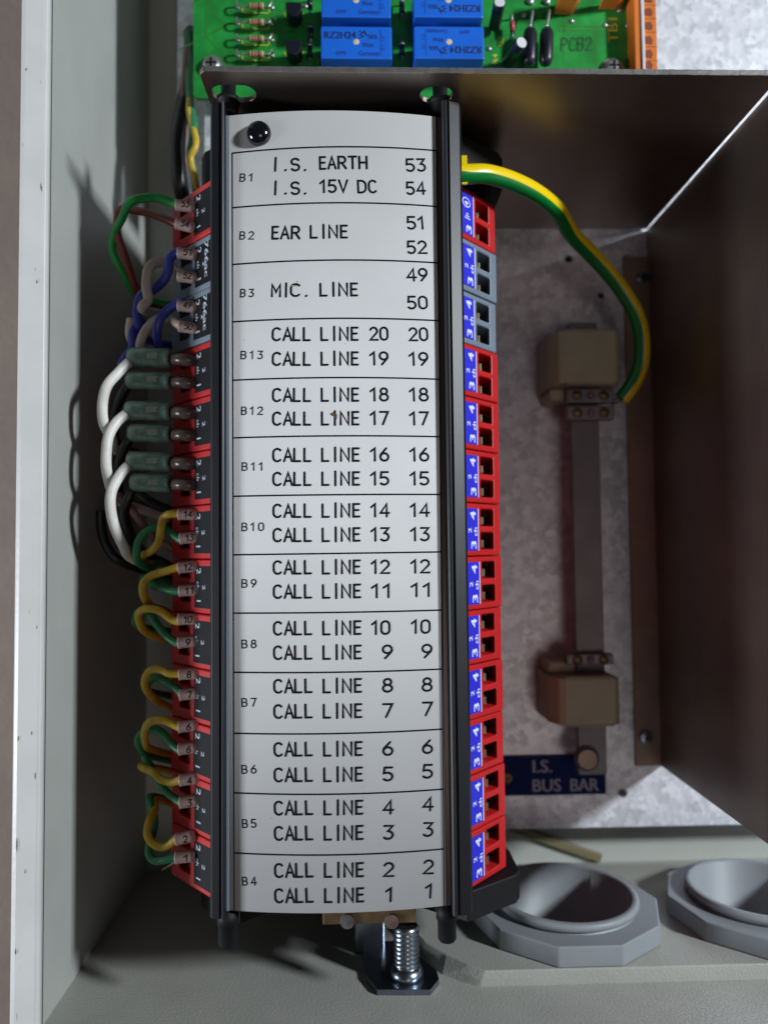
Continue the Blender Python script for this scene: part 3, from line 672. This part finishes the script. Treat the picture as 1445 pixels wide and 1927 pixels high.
# stray strand and a second pair further back
wire('copper_strand', [(333, 1620, 203), (320, 1628, 203.5), (306, 1637, 204)], .28, 'brass', 'loose thin copper strand sticking out under the sleeve marked 1', 'strand')
wire('wire', [(247, 600, 212), (244, 628, 212), (252, 650, 212), (262, 668, 214)], 1.2, 'cream_wire', 'short cream wire left of the blue twist above the splices', 'wire', 'twisted pairs')
wire('wire', [(268, 600, 213), (250, 625, 212), (250, 652, 211), (240, 672, 210), (228, 690, 210)], 1.35, 'blue_wire', 'blue wire ending above the uppermost thick white wire', 'wire', 'twisted pairs')
# splices, thick white and black wires
ys = [675, 718, 775, 817, 870, 910]; xl = [245, 242, 240, 246, 244, 250]
ordn = ['topmost', 'second', 'third', 'fourth', 'fifth', 'lowest']
for i, y in enumerate(ys):
    a = W(xl[i], y-3, 207); b = W(322, y, 205); e2 = W(331, y+1, 204.5); e3 = W(372, y+4, 204)
    r = 2.7 if i % 2 == 0 else 2.5
    t = thing('splice', '%s of the six greenish translucent crimp splices stacked left of the modules' % ordn[i], 'splice connector', a, 'crimp splices')
    MB().tube([Vector(a)+(Vector(b)-Vector(a))*k for k in (0, .06, .5, .94, 1)], [r*.86, r, r*.98, r, r*.9], 20).build('splice_body', 'splice', t)
    c = Vector(a)+(Vector(b)-Vector(a))*.62
    mb = MB(); mb.tube([c+Vector((-2.0, 0, .25)), c+Vector((2.0, .05, .25))], r*.9, 16); 
    wdw = MB().box((c.x-1.5, c.y-.75, c.z+r*.6), (c.x+1.3+.3*(i % 3), c.y+.75, c.z+r*1.07)); wdw.build('barrel_window', 'splice_inner', t, .15)
    MB().tube([Vector(b), Vector(e2)], [r*.55, r*.5], 16).build('wire_core', 'black_wire', t)
    MB().tube([Vector(e2)-Vector((.8, 0, 0)), (Vector(e2)+Vector(e3))/2, Vector(e3)], [r*.62, r*.66, r*.5], 16).build('tail_sleeve', 'splice_tail', t)
thick = [('white_wire', [(262, 668, 208), (243, 682, 206), (222, 700, 204), (203, 728, 203), (195, 762, 203), (197, 795, 205), (210, 825, 211), (225, 850, 220)], 'white', 'uppermost thick white wire, curving down from the topmost splice'),
         ('white_wire', [(258, 766, 208), (240, 778, 206), (220, 797, 204), (204, 825, 203), (199, 862, 203), (201, 892, 205), (212, 922, 211), (225, 945, 220)], 'white', 'middle thick white wire, curving down from the third splice'),
         ('white_wire', [(258, 866, 208), (241, 877, 206), (225, 895, 204), (213, 922, 203), (210, 952, 203), (218, 990, 205), (232, 1025, 209), (252, 1050, 218)], 'white', 'lowest and longest thick white wire, curving down from the fifth splice'),
         ('black_wire', [(250, 718, 210), (235, 735, 210), (220, 770, 212), (217, 800, 216), (230, 840, 224)], 'black', 'black wire curving from the second splice behind white wires'),
         ('black_wire', [(252, 817, 210), (238, 835, 210), (226, 870, 212), (224, 905, 216), (235, 940, 224)], 'black', 'black wire curving from the fourth splice behind white wires'),
         ('black_wire', [(256, 910, 210), (245, 930, 209), (236, 965, 210), (242, 1000, 214), (262, 1035, 224)], 'black', 'black wire curving from the lowest splice'),
         ('black_wire', [(190, 960, 222), (192, 1000, 222), (205, 1035, 222), (235, 1058, 224)], 'black', 'black cable bulging out left of the lowest white wire'),
         ('pink_wire', [(222, 930, 216), (245, 955, 216), (272, 990, 217), (300, 1020, 218), (345, 1048, 222)], 'pink', 'dull pinkish wire slanting behind the green loop marked 13'),
         ('black_wire', [(255, 925, 216), (290, 948, 215), (330, 962, 216), (360, 965, 220)], 'black', 'black wire lying under the lowest splice')]
for m, path, c_, lab in thick: wire('thick_wire', path+[(320, path[-1][1]+30, 238), (350, path[-1][1]+45, 252)], 1.38 if m != 'pink_wire' else 1.1, m, lab, 'wire', 'thick sheathed wires beside the splices')
for m, path, c_, lab in []: wire('thick_wire', path, 1.38 if m != 'pink_wire' else 1.1, m, lab, 'wire', 'thick sheathed wires beside the splices')
# bundle behind
wire('cable', [(362, 60, 250), (356, 150, 242), (342, 215, 236), (336, 270, 232), (340, 340, 232), (352, 430, 238), (352, 700, 245)], 2.4, 'black_wire', 'black cable running down behind the top left of the modules', 'cable')
wire('wire', [(352, 60, 248), (358, 190, 232), (366, 240, 226), (360, 290, 226), (366, 340, 226), (372, 400, 232)], 1.2, 'green_wire', 'green wire dropping from the circuit board beside the top module', 'wire', 'wires dropping from the circuit board')
wire('wire', [(372, 120, 246), (356, 200, 230), (370, 265, 224), (358, 300, 224), (368, 345, 226), (370, 400, 234)], 1.0, 'yellow_wire', 'yellow wire twisted round a green one above the top module', 'wire', 'wires dropping from the circuit board')
wire('wire', [(352, 90, 240), (344, 200, 236), (350, 260, 234), (346, 330, 236)], 1.0, 'pink_wire', 'dull grey pink wire beside the black cable, top left', 'wire', 'wires dropping from the circuit board')
p = W(384, 180, 232); q = W(396, 300, 232)
tag(MB().box((p[0], q[1], 40), (q[0]+4, p[1], 53)).build('spacer_block', 'galvanised', None, .3), 'pale metal spacer block behind the left rail above the top module', 'spacer')
# ================================================================== EARTH CABLE
path = [(845, 326, 196), (878, 328, 197), (915, 328, 199), (962, 341, 204), (1010, 365, 211), (1048, 397, 220), (1075, 440, 230), (1115, 482, 238), (1160, 533, 242), (1193, 585, 244), (1206, 630, 245), (1206, 680, 247), (1190, 722, 250), (1168, 752, 252)]
pts = spline([W(*p) for p in path], 8); ec = thing('earth_cable', 'thick green and yellow striped earth cable looping to the bus bar', 'cable', pts[0])
def tw(t):
    a = math.radians(78-52*min(1, t*1.6)-35*max(0, t-.55)); return Vector((math.cos(a)*.9, math.sin(a)*.9, .28))
MB().tube(pts, 2.55, 32, 0, True, (1, tw, .22)).build('insulation', ['earth_green', 'earth_yellow'], ec)
e0 = W(873, 292, 196); e1 = W(881, 346, 196)
MB().box((e0[0]-2, e1[1], 88.3), (e1[0]-.2, e0[1], 88.9)).build('yellow_label', 'earth_yellow', ec)
MB().tube([W(1168, 750, 252), W(1150, 758, 254)], 1.0, 12).build('copper_end', 'copper', ec)
# ================================================================== BUS BAR
x0, x1 = W(1077, 1000, 257)[0], W(1130, 1000, 257)[0]; yt_, yb2 = W(1100, 608, 257)[1], W(1105, 1452, 260)[1]
bb = thing('bus_bar', 'flat upright metal earth bus bar with a round bolt at its foot', 'bus bar', (x0, yb2, 20))
MB().box((x0, yb2, 26), (x1, yt_, 29)).build('bar', 'bus_metal', bb, .4)
c = W(1106, 1430, 254)
MB().lathe([(3.4, 0), (3.5, 1.2), (3.3, 1.6), (0, 1.7)], (c[0], c[1], 29.05), 'z', 28, smooth=False).build('bolt', 'copper', bb, .2)
MB().lathe([(4.2, 0), (4.2, .6)], (c[0], c[1]+.1, 29.02), 'z', 28).build('washer', 'ink_soft', bb)
for (pa, pb, lab) in [((1040, 622), (1168, 720), 'cream insulator block clamping the upper end of the bus bar'), ((1040, 1277), (1168, 1364), 'cream insulator block clamping the lower end of the bus bar')]:
    a, b = W(*pa, 247), W(*pb, 247); xa, ya, xb, yb3 = a[0], b[1], b[0], a[1]
    t = thing('insulator', lab, 'insulator', (xa, ya, 16), 'bus bar insulators')
    pr = [(xa-.5, 16.1), (xa-.5, 33), (xa+2, 37.5), (xa+4, 38.4), (xb-1.5, 38.4), (xb, 37), (xb, 16.1)]
    MB().prism(pr, 'y', ya, yb3).build('block', 'cream', t, .5)
    lx = W(1014, 700, 266)[0]
    MB().box((xa+4.2, ya-.45, 34), (xb-2, ya+.02, 38.2)).box((xa+4.2, yb3-.02, 34), (xb-2, yb3+.45, 38.2)).build('rib', 'cream', t, .2)
    MB().box((lx, ya-.5, 16.1), (xa-.6, yb3+.5, 24)).build('shoulder', 'cream', t, .8)
    MB().box((xa+.5, ya-4.2 if ya > 0 else yb3, 16.1), (x0-.3, ya if ya > 0 else yb3+4.2, 30)).build('lug', 'cream', t, 1)
for (ya_, yb_2, lab) in [(727, 792, 'double screw clamp below the upper insulator, gripping the earth cable'), (1228, 1256, 'small screw clamp above the lower insulator')]:
    a, b = W(1068, yb_2, 251), W(1156, ya_, 251)
    t = thing('screw_clamp', lab, 'clamp', (a[0], a[1], 29), 'bus bar clamps')
    n_ = 2 if yb_2-ya_ > 50 else 1; hh = (b[1]-a[1])/n_
    for k in range(n_):
        MB().box((a[0], a[1]+k*hh+.5, 29.1), (b[0], a[1]+(k+1)*hh-.5, 33.2)).build('jaw', 'bus_metal', t, .5)
        for f in (.22, .78):
            MB().lathe([(1.7, 0), (1.6, .5), (0, .7)], (a[0]+(b[0]-a[0])*f, a[1]+(k+.5)*hh, 33.2), 'z', 16).build('screw', 'brass', t)
        MB().lathe([(1.2, 0), (1.0, 1.0), (0, 1.3)], ((a[0]+b[0])/2, a[1]+(k+.5)*hh, 33.2), 'z', 12).build('rivet', 'bus_metal', t)
# sign
a, b = W(880, 1499, 268), W(1138, 1420, 268)
sg = thing('sign', 'dark blue engraved sign reading I.S. BUS BAR at the foot of the bus bar', 'sign', (a[0], a[1], 16))
MB().box((a[0]-20, a[1], 16.1), (b[0], b[1], 17.3)).build('sign_plate', 'sign_blue', sg, .15)
mb = MB()
for tx, xa, xb, yy in (('I.S.', 1003, 1038, 1454), ('BUS', 1003, 1055, 1490), ('BAR', 1074, 1126, 1489)):
    o = W(xa, yy, 267.5); e = W(xb, yy, 267.5); print_text(mb, tx, (o[0], o[1], 17.36), (1, 0, 0), (0, 1, 0), e[0]-o[0], 4.4, .12)
mb.build('lettering', 'sign_ink', sg, recalc=False)
c = W(954, 1466, 266); screw('screw', (c[0], c[1], 17.32), 2.0, 'brass', sg)
# ================================================================== GLAND NUTS
for k, lab in ((0, 'grey plastic gland nut with threaded collar, whole one left of the pair'), (1, 'grey plastic gland nut with threaded collar, cut off by the right edge of the picture')):
    R = NR; cxn = NX[k]; czn = NZ
    t = thing('gland_nut', lab, 'gland nut', (cxn, YT, czn), 'grey gland nuts on the cabinet floor')
    ap = R*1.24; RR = ap/math.cos(math.pi/10); a0 = 90-18+ (4 if k else 0)
    dec = [(cxn+RR*math.cos(math.radians(a0+36*i)), czn+RR*math.sin(math.radians(a0+36*i))) for i in range(10)]
    MB().prism(dec, 'y', YT+.05, YT+5.6, holes=[circ((cxn, czn), R*.96, 48)]).build('nut', 'nut_plastic', t, .45, seg=3)
    MB().lathe([(R*.95, 1), (R*.99, 5.3), (R*.95, 5.8), (R*.95, 6.3), (R, 6.6), (R*1.0, 8.0), (R*.97, 8.5), (R*.915, 8.5), (R*.89, 8.0), (R*.885, -34), (0, -34.1)], (cxn, YT, czn), 'y', 72, cap=False).build('collar', 'nut_plastic', t)
# ================================================================== STUD ON ZINC BRACKET
fo = [WF(px, py, -114.4) for px, py in ((683, 1795), (690, 1838), (710, 1862), (810, 1862), (826, 1842), (822, 1826), (800, 1806), (742, 1770), (683, 1770))]
st = thing('stud_bracket', 'zinc plated foot bracket with an upright threaded stud, below the card', 'bracket', WF(765, 1845, -116))
MB().prism([(p[0], p[2]) for p in fo], 'y', -115.9, -114.4).build('base_plate', 'zinc', st, .15)
u0, u1 = W(668, 1760, 222), W(724, 1760, 222)
MB().box((u0[0], -115.8, 58), (u1[0], -96, 60)).build('upright', 'zinc', st, .3)
sb = WF(765, 1838, -114.4); rs = 3.35; prof_ = [(rs*1.30, 0), (rs*1.34, 1.2), (rs*1.2, 2.6), (rs*.98, 3.0)]
y = 3.0
while y < 13.2: prof_ += [(rs*.90, y+.25), (rs*1.03, y+.62), (rs*1.03, y+.78)]; y += 1.15
prof_ += [(rs*.9, y+.2), (rs*.78, y+.5), (rs*.70, y+.35), (0, y+.3)]
MB().lathe(prof_, (sb[0], -114.4, sb[2]), 'y', 36).build('stud', 'zinc', st)
ts_ = thing('terminal_strip', 'short brownish terminal strip with two screws under the card', 'terminal strip', W(607, 1741, 203))
a, b = W(607, 1741, 203), W(782, 1716, 203)
MB().box((a[0], a[1], 76), (b[0], b[1]+6, 82)).build('strip', 'brass', ts_, .3)
for px, m in ((654, 'bus_metal'), (737, 'copper')):
    c = W(px, 1733, 203); MB().lathe([(1.9, 0), (1.8, .6), (0, .9)], (c[0], c[1], 82.02), 'z', 20, smooth=False).build('screw', m, ts_)
c = W(515, 1722, 196)
tag(MB().lathe([(0, 0), (6.4, 0), (7, .5), (7, 1.6), (0, 1.6)], (c[0], c[1]-.2, 80), 'y', 32).build('rubber_boss', 'black_matt'), 'flat black rubber boss peeping out below the left half of the card', 'rubber boss')
# ================================================================== CIRCUIT BOARD
ZB = 60.0; SB = D_-ZB
pa, pb = W(364, 184, SB), W(1197, 60, SB)
pcb = thing('circuit_board', 'green circuit board with blue relays and orange terminals above the steel shelf', 'circuit board', (pa[0], pa[1], ZB))
YTP = 245
bo = [(pa[0]+1, pa[1]), (pb[0]-1, pa[1]), (pb[0], pa[1]+1), (pb[0], YTP), (pa[0], YTP), (pa[0], pa[1]+1)]
MB().prism(bo, 'z', ZB-1.6, ZB).build('board', 'pcb', pcb)
def Q(px, py, s=SB): return W(px, py, s)
def tr(name, pxs, half, m, lift=.03):
    mb = MB(); strip(mb, [Q(*p)[:2] for p in pxs], half, lambda u, v, l=0: (u, v, ZB+lift+l)); mb.build(name, m, pcb, recalc=False)
for t in [[(388, 0), (388, 70), (440, 122)], [(520, 60), (560, 60), (575, 45)], [(1050, 50), (1180, 50)], [(1050, 58), (1150, 58), (1160, 66), (1160, 110), (1180, 122)], [(1170, 0), (1170, 95), (1190, 112)], [(1120, 62), (1120, 120)],
          [(620, 38), (900, 38)], [(1060, 30), (1060, 120)], [(396, 0), (396, 20), (420, 44), (440, 44)]]: tr('trace', t, .16, 'trace')
rnd = random.Random(9)
for _ in range(26):
    x_, y_ = rnd.uniform(420, 1040), rnd.uniform(-20, 120); L_ = rnd.uniform(20, 90)
    tr('trace', [(x_, y_), (x_+L_*rnd.choice((-1, 1, 0)), y_+L_*.5), ], .14, 'trace', .02+.001*_)
for i, (px, py) in enumerate([(1075, 40), (1138, 48), (1181, 48), (575, 12), (700, 130), (1165, 20), (448, 14), (448, 44), (448, 75), (448, 104), (512, 14), (512, 44), (512, 75), (512, 104), (920, 92), (985, 30)]):
    c = Q(px, py); MB().lathe([(.85, 0), (.6, .35), (0, .6)], (c[0], c[1], ZB+.05), 'z', 12).build('solder_joint', 'solder', pcb)
# resistors
for j, py in enumerate((14, 44, 75, 104)):
    a, b = Q(468, py-2, SB-3), Q(497, py-2, SB-3); c = Q(482, py+4)
    mb = MB(); y0_, y1_ = Q(0, py+6)[1], Q(0, py-7)[1]; xa_, xb_ = Q(457, py)[0], Q(507, py)[0]
    for p0_, p1_ in (((xa_, y0_), (xb_, y0_)), ((xa_, y0_), (xa_, y1_)), ((xb_, y0_), (xb_, y1_))): strip(mb, [p0_, p1_], .16, lambda u, v, l=0: (u, v, ZB+.08+l))
    mb.build('silk_outline', 'silk', pcb, recalc=False)
    r_ = MB().tube([a, [a[0]+.6, a[1], a[2]], [a[0]+.9, a[1], a[2]], [b[0]-.9, b[1], b[2]], [b[0]-.6, b[1], b[2]], b], [.7, 1.05, .9, .9, 1.05, .7], 16).build('resistor', 'resistor', pcb)
    for k in range(3):
        xk = a[0]+1.1+k*.9; MB().tube([(xk, a[1], a[2]), (xk+.35, a[1], a[2])], .96, 16).build('colour_band', 'band_dark' if k != 1 else 'red_component', r_)
    la, lb = Q(448, py), Q(514, py)
    MB().tube(spline([(la[0], la[1], ZB), (la[0], la[1], a[2]-.4), (la[0]+.8, a[1], a[2]), a]), .28, 8).build('lead', 'solder', r_)
    MB().tube(spline([b, (lb[0]-.8, b[1], b[2]), (lb[0], lb[1], a[2]-.4), (lb[0], lb[1], ZB)]), .28, 8).build('lead', 'solder', r_)
# transistors
for py in (18, 90):
    c = Q(553, py, SB-6); R_ = 2.3
    pl = [(c[0]+R_*math.cos(math.radians(a)), c[1]+R_*math.sin(math.radians(a))*1.15) for a in range(150, 391, 20)]
    MB().prism([(c[0]-R_, c[1]+1.6)]+[(c[0]+R_*math.cos(math.radians(a)), c[1]+R_*1.15*math.sin(math.radians(a))) for a in range(180, 361, 15)]+[(c[0]+R_, c[1]+1.6)], 'z', ZB+2, ZB+7).build('transistor', 'cap_body', pcb, .2)
    c2 = Q(553, py+4); mb = MB()
    strip(mb, [(c2[0]+2.9*math.cos(math.radians(a)), c2[1]+3*math.sin(math.radians(a))) for a in range(190, 351, 16)], .15, lambda u, v, l=0: (u, v, ZB+.09+l)); mb.build('silk_outline', 'silk', pcb, recalc=False)
# diodes standing between relays
for px, py in ((583, 5), (583, 95), (756, 12), (756, 92), (585, 60)):
    a, b = Q(px, py-15, SB-3), Q(px, py+15, SB-3); m_ = [(a[i]+b[i])/2 for i in range(3)]
    d = MB().tube([(m_[0], m_[1]+2, m_[2]), (m_[0], m_[1]-2, m_[2])], .8, 14).build('diode', 'cap_body', pcb)
    MB().tube([(m_[0], m_[1]+1.5, m_[2]), (m_[0], m_[1]+1.1, m_[2])], .85, 14).build('colour_band', 'solder', d)
    MB().tube(spline([(a[0], a[1], ZB), (a[0], a[1]-.1, ZB+2.4), (m_[0], m_[1]+1.9, m_[2])]), .27, 8).build('lead', 'solder', d)
    MB().tube(spline([(m_[0], m_[1]-1.9, m_[2]), (b[0], b[1]+.1, ZB+2.4), (b[0], b[1], ZB)]), .27, 8).build('lead', 'solder', d)
# relays
SR = 214
def relay(x0, y0, x1, y1, flip, lab):
    a, b = W(x0, y1, SR), W(x1, y0, SR); zt = D_-SR
    r_ = MB().box((a[0], a[1], ZB+.3), (b[0], b[1], zt)).build('relay', 'relay', pcb, .35, label=lab)
    wd, ht = b[0]-a[0], b[1]-a[1]; cx_, cy_ = (a[0]+b[0])/2, (a[1]+b[1])/2; s_ = -1 if flip else 1
    def T(text, u, v, l, h, m, bold=0):
        mb = MB(); print_text(mb, text, (cx_+s_*(u-.5)*wd, cy_+s_*(v-.5)*ht, zt+.04), (s_, 0, 0), (0, s_, 0), l*wd, h*ht, bold); mb.build('lettering', m, r_, recalc=False)
    T('RZ2H24', .05, .62, .44, .22, 'relay_ink', .09); T('SEL', .66, .62, .15, .13, 'relay_ink', .06)
    T('West', .58, .36, .16, .15, 'relay_ink_soft', .05); T('Germany', .53, .10, .29, .15, 'relay_ink_soft', .05); T('499', .2, .10, .15, .14, 'relay_ink_soft', .05)
    mb = MB(); fn = lambda u, v, l=0: (cx_+s_*(u-.5)*wd, cy_+s_*(v-.5)*ht, zt+.05+l)
    strip(mb, [(.54, .84), (.60, .80), (.55, .74), (.60, .68), (.54, .63)], .012, fn); strip(mb, [(.61, .86), (.64, .72)], .012, fn); mb.build('lettering', 'relay_ink', r_, recalc=False)
    mb = MB(); strip(mb, [(.84, .1), (.84, .9)], .004, fn)
    print_text(mb, '01 10', (cx_+s_*.40*wd, cy_-s_*.25*ht, zt+.04), (0, s_, 0), (-s_, 0, 0), .45*ht, .05*wd); mb.build('lettering', 'relay_ink_soft', r_, recalc=False)
    MB().lathe([(.85, 0), (.8, .05), (0, .06)], (cx_, cy_+(.02*ht), zt+.02), 'z', 20).build('vent_plug', 'relay_dot', r_)
relay(605, -28, 735, 32, False, 'blue relay, upper left of four'); relay(604, 50, 737, 110, False, 'blue relay, lower left of four')
relay(779, -28, 908, 32, True, 'blue relay printed upside down, upper right of four'); relay(780, 50, 910, 110, True, 'blue relay printed upside down, lower right of four')
# capacitors and others
for (x_, y_, xe, ye, r_) in ((940, 4, 930, 50, 1.75), (981, 80, 955, 118, 1.85)):
    a, b = Vector(W(x_, y_, SB-11)), Vector(W(xe, ye, SB-2)); d = (a-b).normalized()
    cpp = MB().tube([b, a-d*.8, a-d*.5, a-d*.2, a], [r_, r_, r_*.95, r_, r_*.9], 24).build('capacitor', 'cap_body', pcb)
    MB().tube([a+d*.02, a+d*.12], [r_*.86, r_*.8], 24).build('capacitor_top', 'cap_top', cpp)
for x_ in (997, 1028):
    t_, b_ = W(x_, 52, SB-4), W(x_-1, 124, SB-4)
    cp = MB().tube([(t_[0], t_[1], t_[2]), (t_[0], t_[1]-.8, t_[2]), (t_[0], t_[1]-2, t_[2]), (b_[0], b_[1]+2, b_[2]), (b_[0], b_[1]+.6, b_[2]), (b_[0], b_[1], b_[2])], [.6, 1.6, 2.05, 2.05, 1.6, .6], 20).build('capacitor', 'cap_body', pcb)
    l0 = W(x_, 36, SB); MB().tube(spline([t_, (l0[0], l0[1], ZB+3.6), (l0[0], l0[1]+.3, ZB)]), .4, 8).build('lead', 'solder', cp)
    c = Q(x_, 4); MB().lathe([(1.3, 0), (.9, .8), (0, 1)], (c[0], c[1], ZB+.05), 'z', 14).build('solder_joint', 'solder', pcb)
a, b = W(963, 40, SB-3), W(964, 60, SB-3)
rc = MB().tube([a, (a[0], a[1]-.5, a[2]), b], [.6, .85, .7], 14).build('resistor', 'red_component', pcb)
MB().tube(spline([(a[0], a[1]+2.6, ZB), (a[0], a[1]+2.2, a[2]), a]), .26, 8).build('lead', 'solder', rc)
MB().tube(spline([b, (b[0], b[1]-1.6, b[2]), (b[0], b[1]-2, ZB)]), .26, 8).build('lead', 'solder', rc)
# silk lettering
def silk(text, px, py, ex, ey, l, h, m='silk', b=.05):
    mb = MB(); c = Q(px, py); print_text(mb, text, (c[0], c[1], ZB+.1), ex, ey, l, h, b); mb.build('lettering', m, pcb, recalc=False)
silk('TB1', 1162, 80, (0, 1, 0), (-1, 0, 0), 7.6, 3.2, 'silk', .1)
silk('C3', 947, 88, (0, 1, 0), (-1, 0, 0), 3, 1.8); silk('R4', 936, 120, (0, 1, 0), (-1, 0, 0), 3, 1.6); silk('D1', 598, 120, (1, 0, 0), (0, 1, 0), 2.2, 1.4)
c0_, c1_ = Q(1055, 96), Q(1112, 94); mb = MB()
stroke_text(mb, 'PCB2', c0_[:2], c1_[:2], 3.9, .2, lambda u, v, l=0: (u, v, ZB+.1+l), .12); mb.build('lettering', 'pcb_ink', pcb, recalc=False)
# orange connectors
for (x0_, y0_, x1_, y1_, s0) in ((1040, -40, 1106, 30, 214), (1124, -40, 1192, 20, 214)):
    a, b = W(x0_, y1_, SB), W(x1_, y0_, s0)
    o = MB().prism([(a[0], a[1]), (b[0]-2, a[1]), (b[0]+.3, b[1]), (a[0]+.6, b[1])], 'z', ZB+.2, D_-s0).build('orange_socket', 'orange', pcb, .4)
ax, bx_ = W(1193, 60, 219)[0], W(1238, 60, 219)[0]; yA = pa[1]+1
oc = MB().box((ax, yA, ZB-4), (ax+2.0, YTP, D_-219)).build('terminal_block', 'orange', pcb, .3)
MB().box((ax+2.05, yA-.5, ZB-4), (ax+2.9, YTP, D_-218.4)).build('metal_strip', 'cap_top', pcb, .15)
oc2 = MB().box((ax+2.95, yA-1, ZB-6), (bx_, YTP, D_-220)).build('terminal_block', 'orange', pcb, .3)
for py in (-3, 22, 48, 75, 101, 122):
    c = W(1220, py, 219.8); MB().prism([(c[0]-1.3, c[1]-1.0), (c[0]+.9, c[1]-1.3), (c[0]+1.3, c[1]), (c[0]+.6, c[1]+1.3), (c[0]-1.3, c[1]+1.0)], 'z', D_-219.99, D_-219.9).build('terminal_opening', 'orange_dark', oc2)
    MB().box((ax+2.97, c[1]-2.05, D_-220.01), (bx_+.03, c[1]-1.9, D_-219.95)).build('groove', 'orange_dark', oc2)
for px, py in ((398, 119), (1155, 124)):
    c = Q(px, py, SB-2); screw('screw', (c[0], c[1], ZB+.7), 2.5, 'solder', pcb, 1.9)
    MB().lathe([(3.4, 0), (3.4, .6)], (c[0], c[1], ZB+.05), 'z', 24).build('washer', 'solder', pcb)
for x_ in (pa[0]+5, pb[0]-6):
    MB().lathe([(2.5, 0), (2.5, ZB-1.7-16)], (x_, pa[1]+9, 16.05), 'z', 12).build('standoff', 'zinc', pcb)
# tidy: drop helper properties
for o in bpy.data.objects:
    if 'org' in o: del o['org']
